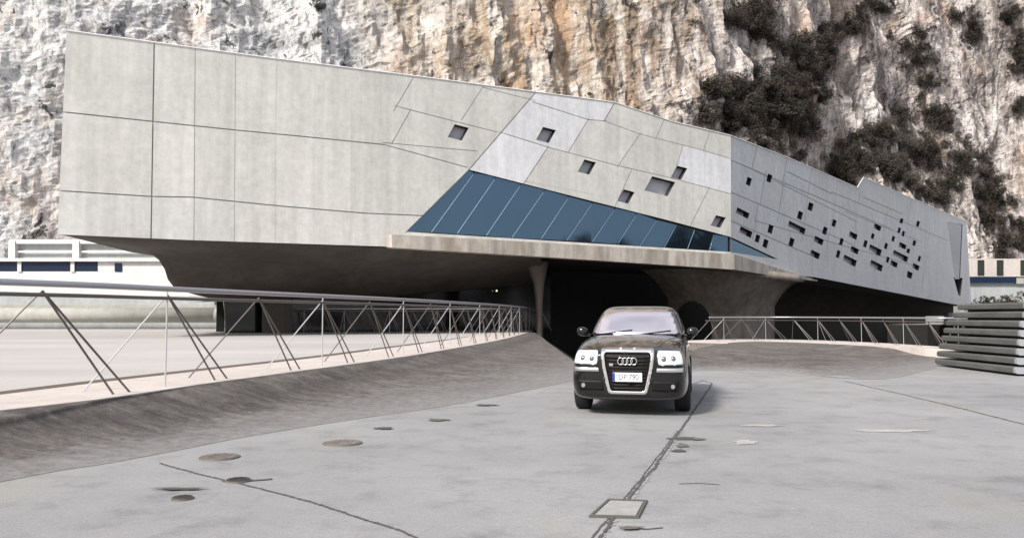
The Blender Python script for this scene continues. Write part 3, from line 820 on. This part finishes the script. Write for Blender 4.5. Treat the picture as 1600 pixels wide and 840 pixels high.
for i, (px, py, Y, s_, lab) in enumerate([(1528, 476, 112, 1.5, 'olive shrub beside the tall end corner of the concrete building'), (1546, 474, 111, 1.7, 'olive shrub second from the concrete building corner, under the blue roof line'),
                                     (1566, 472, 111, 1.5, 'olive shrub third from the concrete building corner'), (1586, 468, 110, 1.4, 'olive shrub nearest the right edge above the slatted block')]):
    p = at(px, py, Y); e = empty('shrub', (p.x, p.y, p.z - .9 * s_), i * 2.1); e.scale = (s_,) * 3; tag(e, lab, 'shrub', 'shrubs in front of the low far building')
    link('foliage', gb[i % 3], None, e); link('stem', stm, None, e)
bm = bmesh.new(); a = at(1505, 486, 108); box(bm, Vector((a.x + 20, a.y + 3, .9)), (44, 6, 1.6)); tag(obj('planter_wall', bm, M['band_grey']), 'low grey planter wall under the far olive shrubs', 'wall')

# ------------------------------------------------------------ railings
def railing(name, label, base, zr, nposts, rr=.042, sr=1.0, lean=.28, spread=.75, m1=None, group='steel strut railings on the kerbs'):
    root = empty(name, base[len(base) // 2]); tag(root, label, 'railing', group); loc = root.location
    base = [p - loc for p in base]
    tp = [p + Vector((0, 0, zr - p.z - loc.z)) for p in base]
    bm = bmesh.new(); tube(bm, tp, rr, 10); obj('handrail', bm, M['steel'], root, True)
    in_ = offset2(tp, .16)
    bm = bmesh.new(); tube(bm, [p - Vector((0, 0, .13)) for p in in_], rr * .62, 8); obj('lower_rail', bm, M['steel_dark'], root, True)
    L = resample(base, nposts * 4 + 1); T = resample(in_, nposts * 4 + 1); Lb = offset2(L, .12); Lf = offset2(L, .85)
    for k in range(nposts):
        i = k * 4 + 1
        jit = random.Random(k + len(base)).uniform(-.12, .12)
        top = T[i].lerp(T[i + 1], .5 + jit) - Vector((0, 0, .08))
        for q, mm, r_ in ((Lb[min(i + 3, len(L) - 1)], M['steel_dark'], .0145 * sr), (Lb[min(i + 2, len(L) - 1)].lerp(Lb[min(i + 3, len(L) - 1)], .45), M['steel_dark'], .0145 * sr),
                          (Lf[max(i - 1, 0)], M['steel_light'] if k % 2 else M['steel_dark'], .012 * sr)):
            bm = bmesh.new(); tube(bm, [top, q], r_, 6); obj('strut', bm, mm, root)
        if k % 2:
            bm = bmesh.new(); tube(bm, [top + Vector((0, 0, .05)), Vector((top.x, top.y, Lb[i].z))], .012 * sr, 6); obj('post', bm, M['steel_light'], root)
    return root
ZT = 1.86
base_a = [p.copy() for p in offset2(up_s, .12)]
base_a = [Vector((p.x, p.y, PZ + .012)) for p in base_a if p.y > 4.5]
base_a = resample(base_a, 120)
# spacing shrinks far away: use a perspective friendly count on real metres
railing('strut_railing', 'long steel railing with splayed thin struts along the left bank edge', base_a, ZT, 20)
# second railing on the far side of the slot, joining by a curve
e0 = base_a[-1]
fb = [on_z(*p, PZ) for p in [(344, 515.5), (460, 519), (600, 520), (700, 520), (790, 519)]]
fb = [Vector((p.x, p.y, PZ)) for p in fb]
fb = resample(spl(fb + [Vector((e0.x + .2, e0.y + 3.0, PZ)), Vector((e0.x + .6, e0.y + .3, PZ))]), 90)
railing('strut_railing', 'farther steel strut railing in front of the dark lobby glazing', fb, 1.78, 24, .045)
# railing down the ramp side
dr = [Vector((e0.x + .15, e0.y - .3, PZ)), Vector((T0.x + .0, (T0.y + e0.y) / 2 + 4, .25))]
# right railing
rbp = [Vector((p.x, p.y, ZR + .03)) for p in offset2(us, .9)[KI + 1:]]
rbp = resample(rbp, 60)
railing('strut_railing', 'short steel strut railing on the pale kerb right of the arched cone', rbp, ZR + 1.0, 13, .026, .7)

# ------------------------------------------------------------ slatted metal block at the right
P0 = on_z(1461, 571, 0); P1 = on_z(1584, 587, 0)
dirv = (P1 - P0); LEN = dirv.length; ang = math.atan2(dirv.y, dirv.x)
vb = empty('slatted_metal_block', (P0.x, P0.y, 0), ang); tag(vb, 'stack of long grey metal slats with bright ends at the right edge of the road', 'vent block')
def slatmat():
    m = Mat('weathered_grey_slat_metal', .55, .25)
    m.color(m.ramp(m.noise(1.2, 6, .6, m.co((1, 4, 4))), [(.3, (.085, .085, .083)), (.7, (.14, .14, .135))])); return m.m
M['slat'] = slatmat(); M['slat_end'] = Mat('bright_aluminium_ends', .35, .4, (.42, .44, .46)).m; M['slat_core'] = Mat('dark_block_core', .9, base=(.03, .03, .03)).m
NS = 8; HS = 1.78; pit = HS / NS
bm = bmesh.new(); box(bm, Vector((LEN / 2 + .30, 2.0, HS / 2 - .04)), (LEN - .62, 2.7, HS - .14)); obj('core', bm, M['slat_core'], vb)
sgn = 1
# block extends to the right of the long face (local +y is away from the road)
for k in range(NS):
    z0 = .05 + k * pit; back = .035 * k + (.0 if k < 6 else .05)
    x0 = .05 * k ** 1.2 if k < 6 else .05 * k ** 1.2 + .12 * (k - 5)
    ends_drop = 0
    prof = [(0.05, 0.0), (.0, .03), (.0, .135), (.05, pit * .80), (.8, pit * .82), (.8, 0)]
    bm = bmesh.new(); rings = []
    for xx, drop in ((x0, -.05 * 0), (LEN, 0)):
        sc_ = 1 if xx > 1 else .9
        rings.append([bm.verts.new((xx, back + p[0], z0 + p[1] * sc_)) for p in prof])
    for i in range(6): bm.faces.new((rings[0][i], rings[1][i], rings[1][(i + 1) % 6], rings[0][(i + 1) % 6]))
    bm.faces.new(rings[0]); bm.faces.new(rings[1][::-1])
    s_ = obj('slat', bm, M['slat'], vb)
    bm = bmesh.new(); rings = []
    for xx in (LEN + .002, LEN + .10): rings.append([bm.verts.new((xx, back + p[0] - .01 + (p[0] > .1) * 2.8, z0 + p[1] * .92 + .004)) for p in prof])
    for i in range(6): bm.faces.new((rings[0][i], rings[1][i], rings[1][(i + 1) % 6], rings[0][(i + 1) % 6]))
    bm.faces.new(rings[0]); bm.faces.new(rings[1][::-1]); obj('slat_end', bm, M['slat_end'], s_)

# ------------------------------------------------------------ marks on the road
M['tar'] = Mat('black_tar_crack', .9, base=(.075, .073, .072)).m
M['dk'] = Mat('dark_stain', .9, base=(.12, .105, .09)).m
def crack(name, pxs, wd, z=.004, m=None, jit=.3, seed=1):
    r_ = random.Random(seed); pts = resample([plan(x, y, z) for x, y in pxs], max(30, 40 * len(pxs)))
    cen = [p + Vector((noise.noise(Vector((p.x * 1.7, p.y * 1.7, seed))) * 2 + noise.noise(Vector((p.x * 9, p.y * 9, seed))), 0, 0)) * wd * jit * 1.8 for i, p in enumerate(pts)]
    L = offset2(cen, wd / 2); Rr = offset2(cen, -wd / 2); 
    for i in range(len(pts)):
        f_ = .75 + .9 * noise.noise(Vector((i * .35, seed, 0))); L[i] = cen[i].lerp(L[i], f_); Rr[i] = cen[i].lerp(Rr[i], f_)
    return tag(strip(name, L, Rr, m or M['tar']), kind='structure')
chan = [(1113, 598), (1104, 612), (1085, 640), (1062, 672), (1045, 697), (1018, 733), (990, 770), (966, 800), (938, 838), (925, 856)]
crack('road_channel', chan, .035, .008, M['tar'], .15, 3)
chan2 = [(x - 8 * (y - 640) / 190 - 2, y) for x, y in chan if y > 665]
crack('road_channel', chan2, .022, .008, M['tar'], .2, 4)
chm = Mat('drain_channel_concrete', .85); chm.color(chm.ramp(chm.noise(8, 6, .7), [(.3, (.24, .236, .23)), (.7, (.33, .325, .32))]))
crack('road_channel_bed', [(x - 3 * (y - 640) / 190, y) for x, y in chan if y > 650], .11, .004, chm.m, .05, 5)
crack('road_crack', [(1113, 598), (1098, 594), (1085, 598)], .05, .004, seed=7)
crack('road_crack', [(250, 722), (300, 737), (350, 748), (430, 768), (480, 782), (560, 808), (620, 826), (660, 842)], .03, .006, seed=8)
crack('road_crack', [(350, 750), (385, 750), (425, 747)], .05, .0085, seed=9)
crack('road_joint', [(1320, 595), (1400, 613), (1480, 632), (1560, 652), (1640, 672)], .05, .004, M['tar'], .1, 10)
crack('road_crack', [(1060, 755), (1090, 754), (1125, 756)], .025, .004, seed=12)
crack('road_crack', [(980, 822), (1005, 826), (1030, 823)], .03, .004, seed=13)
def blot(name, px, py, rx, ry, m, seed, z=.005):
    r_ = random.Random(seed); vs = [plan(px, py, z)]; n_ = 36
    ph = [r_.uniform(0, 6.28) for _ in range(4)]
    for k in range(n_):
        a = 2 * math.pi * k / n_; q = 1 + .16 * math.sin(3 * a + ph[0]) + .12 * math.sin(5 * a + ph[1]) + .09 * math.sin(9 * a + ph[2]) + r_.uniform(-.06, .06)
        vs.append(plan(px + rx * q * math.cos(a), py + ry * q * math.sin(a), z))
    return tag(mesh(name, vs, [(0, 1 + k, 1 + (k + 1) % n_) for k in range(n_)], m), kind='structure')
for i, (x, y, a, b) in enumerate([(1068, 684, 22, 2.2), (1066, 695, 9, 3), (1060, 703, 11, 2), (1092, 685, 10, 1.5), (1050, 700, 5, 5), (1385, 828, 0, 0), (600, 668, 14, 1.6), (685, 655, 16, 1.6), (760, 632, 18, 1), (1076, 706, 5, 3), (1070, 713, 7, 1.6), (985, 823, 18, 2.4), (280, 762, 40, 1.6)]):
    if a and i not in (4, 9, 10): blot('road_stain', x, y, a, b, M['dk'] if i % 2 else M['tar'], i, .009 + .0006 * i)
wp = Mat('pale_paint_patch', .8); wp.color(wp.ramp(wp.noise(6, 6, .7), [(.35, (.30, .295, .285)), (.65, (.44, .425, .40))]))
for i, (x, y, a, b) in enumerate([(1395, 672, 58, 2.2), (1165, 690, 18, 3.2), (1190, 664, 30, 1.6)]): blot('pale_patch', x, y, a, b, wp.m, 50 + i, .005 + .0007 * i)
# round covers
def cover(px, py, rx, lab, dark):
    p = on_z(px, py, 0); q = on_z(px + rx, py, 0); r_ = (q - p).length
    e = empty('manhole_cover', (p.x, p.y, 0)); tag(e, lab, 'manhole cover', 'round covers in the left of the road')
    bm = bmesh.new()
    bmesh.ops.create_cone(bm, cap_ends=True, segments=40, radius1=r_, radius2=r_ * .98, depth=.014, matrix=Matrix.Translation((0, 0, .007)))
    obj('rim', bm, Mat('worn_iron_rim', .7, .3, (.16, .145, .13)).m, e)
    bm = bmesh.new(); bmesh.ops.create_cone(bm, cap_ends=True, segments=40, radius1=r_ * .86, radius2=r_ * .86, depth=.006, matrix=Matrix.Translation((0, 0, .0165)))
    for a in range(-3, 4):
        for b in range(-3, 4):
            if a * a + b * b < 10: box(bm, Vector((a * r_ * .22, b * r_ * .22, .022)), (r_ * .12, r_ * .12, .006))
    mm = Mat('rusty_iron_cover', .75, .3); mm.color(mm.ramp(mm.noise(9, 6, .7), [(.35, tuple(c * dark for c in (.15, .13, .115))), (.65, tuple(c * dark for c in (.24, .215, .20)))]))
    obj('lid', bm, mm.m, e)
cover(343, 714.5, 31, 'grey round iron cover in the road, upper left of the crack', .9)
cover(535, 692.5, 31, 'rusty brown round cover in the road, farthest along toward the car', 1.0)
cover(285, 779, 17, 'small blackened round cover nearest the bottom left of the road', .35)
cover(372, 751, 20, 'dark round cover lying on the road crack', .3)
# square hatch
hp = [plan(x, y, 0) for x, y in ((950, 781), (1012, 783), (998, 810), (920, 808))]
hc = sum(hp, Vector()) / 4
hx = empty('drain_hatch', hc); tag(hx, 'square inspection hatch with a worn frame in the near road joint', 'hatch')
bm = bmesh.new()
for i in range(4):
    a, b = hp[i] - hc, hp[(i + 1) % 4] - hc; a2, b2 = a * .87, b * .87
    vv = [bm.verts.new(p + Vector((0, 0, z_))) for z_ in (.002, .016) for p in (a, b, b2, a2)]
    for q in ((0, 1, 2, 3), (4, 5, 6, 7), (0, 1, 5, 4), (1, 2, 6, 5), (2, 3, 7, 6), (3, 0, 4, 7)): bm.faces.new([vv[k] for k in q])
obj('frame', bm, Mat('hatch_iron_frame', .7, .2, (.11, .105, .095)).m, hx)
bm = bmesh.new()
f1 = [bm.verts.new((p - hc) * .83 + Vector((0, 0, .0125))) for p in hp]; bm.faces.new(f1); hm = Mat('hatch_lid', .8); hm.color(hm.ramp(hm.noise(7, 6, .7), [(.3, (.25, .245, .235)), (.7, (.36, .355, .345))]))
obj('lid', bm, hm.m, hx)

# ------------------------------------------------------------ the car
paint = Mat('black_car_paint', .22, 0, (.003, .003, .004), .2); paint.b.inputs['Coat Weight'].default_value = 1; paint.b.inputs['Coat Roughness'].default_value = .04
M['paint'] = paint.m
M['chrome'] = Mat('chrome', .16, 1, (.85, .84, .82)).m
M['tyre'] = Mat('tyre_rubber', .8, base=(.012, .012, .012)).m
M['alloy'] = Mat('alloy_rim', .3, .9, (.5, .5, .52)).m
M['plastic'] = Mat('black_plastic', .5, base=(.006, .006, .006), spec=.2).m
M['wind'] = glass('car_glass', (.97, .88, .90), .12, 1.0, .95)
M['cside'] = glass('tinted_car_glass', (.01, .01, .012), .05, .8)
hl = Mat('headlamp_lens', .12, .2, (.62, .62, .65)); hl.b.inputs['Emission Color'].default_value = (1, 1, 1, 1); hl.b.inputs['Emission Strength'].default_value = .15
M['lens'] = hl.m
fp = on_z(981, 651, 0)
CAR_YAW = R(-13)
car = empty('parked_car', (fp.x, fp.y, 0), CAR_YAW)
car.name = 'car'; car.scale = (.93, .97, 1.045); tag(car, 'black luxury saloon with a tall chrome grille and bright headlamps facing the camera', 'car')
def subd(bm_or_me, lv=2):
    me = bpy.data.meshes.new('t'); bm_or_me.to_mesh(me); bm_or_me.free()
    o = bpy.data.objects.new('t', me); COL.objects.link(o)
    s_ = o.modifiers.new('s', 'SUBSURF'); s_.levels = lv; s_.render_levels = lv
    return o
def bake(o, name, m, parent, smooth=True):
    dg = bpy.context.evaluated_depsgraph_get(); dg.update()
    me = bpy.data.meshes.new_from_object(o.evaluated_get(dg)); bpy.data.objects.remove(o)
    me.name = name
    for p in me.polygons: p.use_smooth = smooth
    me.materials.clear(); return link(name, me, m, parent)
st = [(0.00, .70, .30, .66, .84), (.05, .82, .24, .74, .90), (.16, .90, .21, .83, .935), (.40, .935, .20, .90, 1.00), (.95, .95, .20, .97, 1.075), (1.45, .95, .20, .99, 1.115),
      (2.4, .95, .20, 1.0, 1.10), (3.6, .95, .20, 1.01, 1.12), (4.4, .93, .20, 1.0, 1.13), (4.85, .89, .26, .96, 1.11), (5.03, .80, .30, .86, 1.03)]
bm = bmesh.new(); rings = []
for (y, w_, zb, zs, zt) in st:
    h = [(0, zb), (w_ * .82, zb), (w_ * .97, zb + .07), (w_, zb + .25), (w_ * .985, zb + .42), (w_ * .955, zs), (w_ * .84, zt - .02), (w_ * .45, zt + .012), (0, zt + .02)]
    full = h + [(-x, z) for x, z in h[-2:0:-1]]
    rings.append([bm.verts.new((x, y, z)) for x, z in full])
for X, Y in zip(rings, rings[1:]):
    n_ = len(X)
    for k in range(n_): bm.faces.new((X[k], X[(k + 1) % n_], Y[(k + 1) % n_], Y[k]))
def cap(R_, s=1):
    # quads across the symmetric ring
    n_ = len(R_); h = n_ // 2
    for k in range(h):
        a, b = R_[k], R_[k + 1]; c, d = R_[(n_ - k - 1) % n_], R_[(n_ - k) % n_]
        q = []
        for v_ in (a, b, c, d):
            if v_ not in q: q.append(v_)
        if len(q) > 2: bm.faces.new(q)
cap(rings[0]); cap(rings[-1])
bmesh.ops.recalc_face_normals(bm, faces=bm.faces)
bo = subd(bm, 2)
# wheel arches
WHE = [(-1, .97), (1, .97), (-1, 3.95), (1, 3.95)]; RW = .345
bm = bmesh.new()
for sx_, wy in WHE:
    bmesh.ops.create_cone(bm, cap_ends=True, segments=40, radius1=RW + .05, radius2=RW + .05, depth=.42, matrix=Matrix.Translation((sx_ * .88, wy, RW)) @ Matrix.Rotation(math.pi / 2, 4, 'Y'))
me = bpy.data.meshes.new('c'); bm.to_mesh(me); bm.free(); cut = bpy.data.objects.new('c', me); COL.objects.link(cut)
md = bo.modifiers.new('b', 'BOOLEAN'); md.object = cut; md.operation = 'DIFFERENCE'; md.solver = 'EXACT'
body = bake(bo, 'body', M['paint'], car); bpy.data.objects.remove(cut)
# greenhouse
lv = [(1.04, 1.42, 4.55, .86), (1.14, 1.66, 4.42, .845), (1.34, 2.03, 4.12, .765), (1.48, 2.36, 3.75, .69), (1.555, 2.68, 3.45, .60), (1.57, 2.95, 3.2, .35)]
bm = bmesh.new(); rings = []
for (z, ya, yb, hw) in lv:
    pts = []
    for (fx, fy) in ((-1, .5), (-1, .12), (-.86, .01), (-.45, -.025), (0, -.035), (.45, -.025), (.86, .01), (1, .12), (1, .5), (1, .88), (.86, .99), (.4, 1.01), (0, 1.015), (-.4, 1.01), (-.86, .99), (-1, .88)):
        pts.append(bm.verts.new((fx * hw, ya + (yb - ya) * fy, z)))
    rings.append(pts)
for X, Y in zip(rings, rings[1:]):
    for k in range(16): bm.faces.new((X[k], X[(k + 1) % 16], Y[(k + 1) % 16], Y[k]))
bm.faces.new(rings[-1]); bm.faces.new(rings[0][::-1])
bmesh.ops.recalc_face_normals(bm, faces=bm.faces)
cabin = bake(subd(bm, 2), 'cabin', M['paint'], car)
def bv(o): return BVHTree.FromPolygons([v_.co for v_ in o.data.vertices], [tuple(p.vertices) for p in o.data.polygons])
bbody, bcab = bv(body), bv(cabin)
def patch(name, poly, m, tree, off=.006, thick=.012, axis='Y', parent=car, cell=.03, hole=None, side=1, ymax=None):
    # polygon in (x,z) seen from the front (or (y,z) from the side), laid on the surface
    x0, x1 = min(p[0] for p in poly), max(p[0] for p in poly); z0, z1 = min(p[1] for p in poly), max(p[1] for p in poly)
    pv_ = []; es = []
    def ringe(pl):
        out = []
        for i in range(len(pl)):
            a = Vector(pl[i]); b = Vector(pl[(i + 1) % len(pl)]); k = max(1, int((b - a).length / cell))
            out += [a.lerp(b, t / k) for t in range(k)]
        b0 = len(pv_); pv_.extend(out); es.extend((b0 + i, b0 + (i + 1) % len(out)) for i in range(len(out)))
    ringe(poly)
    if hole: ringe(hole)
    nx = int((x1 - x0) / cell) + 1; nz = int((z1 - z0) / cell) + 1
    for i in range(1, nx):
        for j in range(1, nz):
            p = (x0 + (x1 - x0) * i / nx, z0 + (z1 - z0) * j / nz)
            if inside(p, poly) and not (hole and inside(p, hole)): pv_.append(Vector(p))
    V, E, Fc, *_ = delaunay_2d_cdt(pv_, es, [], 0, 1e-5)
    keep = [tuple(f_) for f_ in Fc if inside(sum((V[i] for i in f_), Vector((0, 0))) / 3, poly) and not (hole and inside(sum((V[i] for i in f_), Vector((0, 0))) / 3, hole))]
    pts = []
    last = None
    for v_ in V:
        if axis == 'Y': o_, d_ = Vector((v_.x, -2, v_.y)), Vector((0, 1, 0))
        else: o_, d_ = Vector((side * 3, v_.x, v_.y)), Vector((-side, 0, 0))
        h = tree.ray_cast(o_, d_)
        p = h[0] if h[0] is not None else (last.copy() if last else Vector((v_.x, 0, v_.y)))
        last = p; nn = h[1] if h[1] is not None else -d_
        if nn.dot(d_) > 0: nn = -nn
        pts.append(p + nn * off)
    used = sorted({i for f_ in keep for i in f_}); mp = {u: i for i, u in enumerate(used)}
    o = mesh(name, [pts[i] for i in used], [tuple(mp[i] for i in f_) for f_ in keep], m, parent, True)
    s_ = o.modifiers.new('t', 'SOLIDIFY'); s_.thickness = thick; s_.offset = -1 if False else 1
    return o
def rpoly(pts, r=.03, n_=4):
    out = []; k = len(pts)
    for i in range(k):
        p = Vector(pts[i]); a = (Vector(pts[i - 1]) - p).normalized(); b = (Vector(pts[(i + 1) % k]) - p).normalized()
        A_, B_ = p + a * r, p + b * r
        for t in range(n_ + 1):
            t /= n_; out.append((A_ * (1 - t) ** 2 + p * 2 * t * (1 - t) + B_ * t * t))
    return [tuple(v_) for v_ in out]
# glass
patch('windscreen', rpoly([(-.755, 1.12), (.755, 1.12), (.60, 1.505), (-.60, 1.505)], .06), M['wind'], bcab, .004, .004, cell=.05)
for s_ in (-1, 1):
    patch('side_window', rpoly([(1.95, 1.13), (2.95, 1.13), (2.95, 1.46), (2.42, 1.45)], .04), M['cside'], bcab, .004, .004, 'X', side=s_, cell=.06)
    patch('side_window', rpoly([(3.0, 1.13), (3.95, 1.14), (3.6, 1.45), (3.0, 1.46)], .04), M['cside'], bcab, .004, .004, 'X', side=s_, cell=.06)
# grille
outer = rpoly([(-.42, .925), (.42, .925), (.40, .72), (.30, .32), (-.30, .32), (-.40, .72)], .06)
inner = rpoly([(-.365, .875), (.365, .875), (.345, .70), (.262, .36), (-.262, .36), (-.345, .70)], .045)
gr = patch('grille', inner, M['plastic'], bbody, .004, .004)
patch('grille_surround', outer, M['chrome'], bbody, .012, .035, hole=inner, parent=gr)
M['bar'] = Mat('grille_bar', .4, .6, (.025, .022, .022)).m
for k in range(10):
    z = .39 + k * .048; hwz = .25 + (z - .315) / .56 * .11 - .015
    patch('grille_bar', [(-hwz, z), (hwz, z), (hwz, z + .014), (-hwz, z + .014)], M['bar'], bbody, .012, .012, parent=gr, cell=.08)
def fronty(x, z, tree=bbody):
    h = tree.ray_cast(Vector((x, -2, z)), Vector((0, 1, 0))); return h[0].y if h[0] else 0
# emblem: four linked rings
bm = bmesh.new(); ez = .775
for k in range(4):
    cx = -.102 + k * .068
    tube(bm, [(cx + math.cos(a) * .047, fronty(0, ez) - .05 - .004 * (k % 2), ez + math.sin(a) * .047) for a in [i * 2 * math.pi / 28 for i in range(28)]], .0085, 8, True)
obj('emblem', bm, M['chrome'], gr, True)
bm = bmesh.new(); box(bm, Vector((-.255, fronty(-.255, .72) - .03, .725)), (.06, .01, .035)); obj('badge', bm, M['chrome'], gr)
# number plate
ny_ = fronty(0, .55) - .05
bm = bmesh.new(); box(bm, Vector((0, ny_, .555)), (.46, .014, .125)); bmesh.ops.bevel(bm, geom=bm.edges, offset=.004, segments=2, affect='EDGES')
plt = obj('number_plate', bm, Mat('plate_white', .4, base=(.8, .8, .8)).m, car)
bm = bmesh.new(); box(bm, Vector((-.21, ny_ - .009, .555)), (.038, .004, .118)); obj('plate_band', bm, Mat('plate_blue', .4, base=(.02, .05, .3)).m, plt)
cu = bpy.data.curves.new('txt', 'FONT'); cu.body = 'DP 790'; cu.size = .105; cu.align_x = 'CENTER'; cu.align_y = 'CENTER'; cu.extrude = .002
to = bpy.data.objects.new('t', cu); COL.objects.link(to)
dg = bpy.context.evaluated_depsgraph_get(); me = bpy.data.meshes.new_from_object(to.evaluated_get(dg)); bpy.data.objects.remove(to)
me.transform(Matrix.Translation((.02, ny_ - .0095, .555)) @ Matrix.Rotation(math.pi / 2, 4, 'X')); me.materials.clear()
link('plate_lettering', me, Mat('plate_black', .5, base=(.08, .08, .10)).m, plt)
for s_ in (-1, 1):
    X = lambda pl: [(s_ * x, z) for x, z in pl]
    hd = patch('headlight', rpoly(X([(.465, .905), (.80, .895), (.845, .73), (.48, .725)]), .03), M['lens'], bbody, .006, .02)
    for cx in (.56, .70):
        bm = bmesh.new(); y_ = fronty(s_ * cx, .81) - .026
        bmesh.ops.create_uvsphere(bm, u_segments=18, v_segments=10, radius=.05, matrix=Matrix.Translation((s_ * cx, y_ + .03, .805)))
        obj('projector', bm, Mat('projector_glass', .1, .6, (.25, .25, .28)).m, hd, True)
    patch('headlight_trim', rpoly(X([(.465, .712), (.485, .712), (.83, .712), (.83, .695), (.47, .695)]), .004), M['plastic'], bbody, .006, .008)
    patch('chrome_strip', rpoly(X([(.455, .682), (.84, .682), (.84, .628), (.445, .628)]), .008), M['chrome'], bbody, .01, .02)
    patch('lower_intake', rpoly(X([(.40, .50), (.80, .50), (.76, .36), (.37, .36)]), .03), M['plastic'], bbody, .004, .006)
    fx = .70; bm = bmesh.new(); y_ = fronty(s_ * fx, .43) - .012
    bmesh.ops.create_cone(bm, cap_ends=True, segments=24, radius1=.036, radius2=.03, depth=.03, matrix=Matrix.Translation((s_ * fx, y_, .43)) @ Matrix.Rotation(math.pi / 2, 4, 'X'))
    obj('fog_light', bm, M['alloy'], car)
    # mirrors
    bm = bmesh.new(); bmesh.ops.create_uvsphere(bm, u_segments=20, v_segments=12, radius=1)
    for v_ in bm.verts:
        c = v_.co; v_.co = Vector((s_ * (.985 + .105 * c.x) , 1.92 + .075 * math.copysign(abs(c.y) ** .8, c.y), 1.145 + .075 * math.copysign(abs(c.z) ** .7, c.z) + .01 * c.x))
    tube(bm, [(s_ * .80, 1.95, 1.08), (s_ * .93, 1.93, 1.10)], .022, 8)
    mi = obj('door_mirror', bm, M['paint'], car, True)
    bm = bmesh.new(); box(bm, Vector((s_ * .93, 2.45, .92)), (.03, .2, .025)); obj('door_handle', bm, M['chrome'], car)
# wipers, bonnet seam
bm = bmesh.new()
for a, b in (((-.62, 1.10), (-.05, 1.17)), ((.05, 1.10), (.62, 1.16))):
    pts = []
    for t in range(6):
        x = a[0] + (b[0] - a[0]) * t / 5; z = a[1] + (b[1] - a[1]) * t / 5
        h = bcab.ray_cast(Vector((x, -2, z)), Vector((0, 1, 0)))
        if h[0]: pts.append(h[0] + Vector((0, -.02, .012)))
    if len(pts) > 1: tube(bm, pts, .009, 6)
obj('wiper', bm, M['plastic'], car)
for sx_ in (-1, 1):
    bm = bmesh.new(); pts = []
    for t in range(14):
        y = .40 + t * .075; x = sx_ * (.50 + .22 * t / 13)
        h = bbody.ray_cast(Vector((x, y, 3)), Vector((0, 0, -1)))
        if h[0]: pts.append(h[0] + Vector((0, 0, .001)))
    tube(bm, pts, .004, 5); obj('bonnet_seam', bm, M['plastic'], car)
# wheels
for sx_, wy in WHE:
    wh = empty('wheel', (sx_ * .825, wy, RW)); wh.parent = car
    bm = bmesh.new(); prof = [(-.125, .235), (-.13, .30), (-.115, .333), (-.07, RW), (.07, RW), (.115, .333), (.13, .30), (.125, .235)]; n_ = 48; rg = []
    for k in range(n_): a = 2 * math.pi * k / n_; rg.append([bm.verts.new((x, math.cos(a) * r_, math.sin(a) * r_)) for x, r_ in prof])
    for k in range(n_):
        P_, Q_ = rg[k], rg[(k + 1) % n_]
        for i in range(len(prof)): bm.faces.new((P_[i], P_[(i + 1) % len(prof)], Q_[(i + 1) % len(prof)], Q_[i]))
    obj('tyre', bm, M['tyre'], wh, True)
    bm = bmesh.new(); bmesh.ops.create_cone(bm, cap_ends=False, segments=40, radius1=.236, radius2=.236, depth=.2, matrix=Matrix.Rotation(math.pi / 2, 4, 'Y'))
    bmesh.ops.create_cone(bm, cap_ends=True, segments=20, radius1=.06, radius2=.05, depth=.05, matrix=Matrix.Translation((sx_ * .09, 0, 0)) @ Matrix.Rotation(math.pi / 2, 4, 'Y'))
    for k in range(9):
        a = k * 2 * math.pi / 9; box(bm, Vector((sx_ * .09, math.cos(a) * .14, math.sin(a) * .14)), (.03, .19, .035), Matrix.Rotation(a, 3, 'X'))
    obj('rim', bm, M['alloy'], wh)
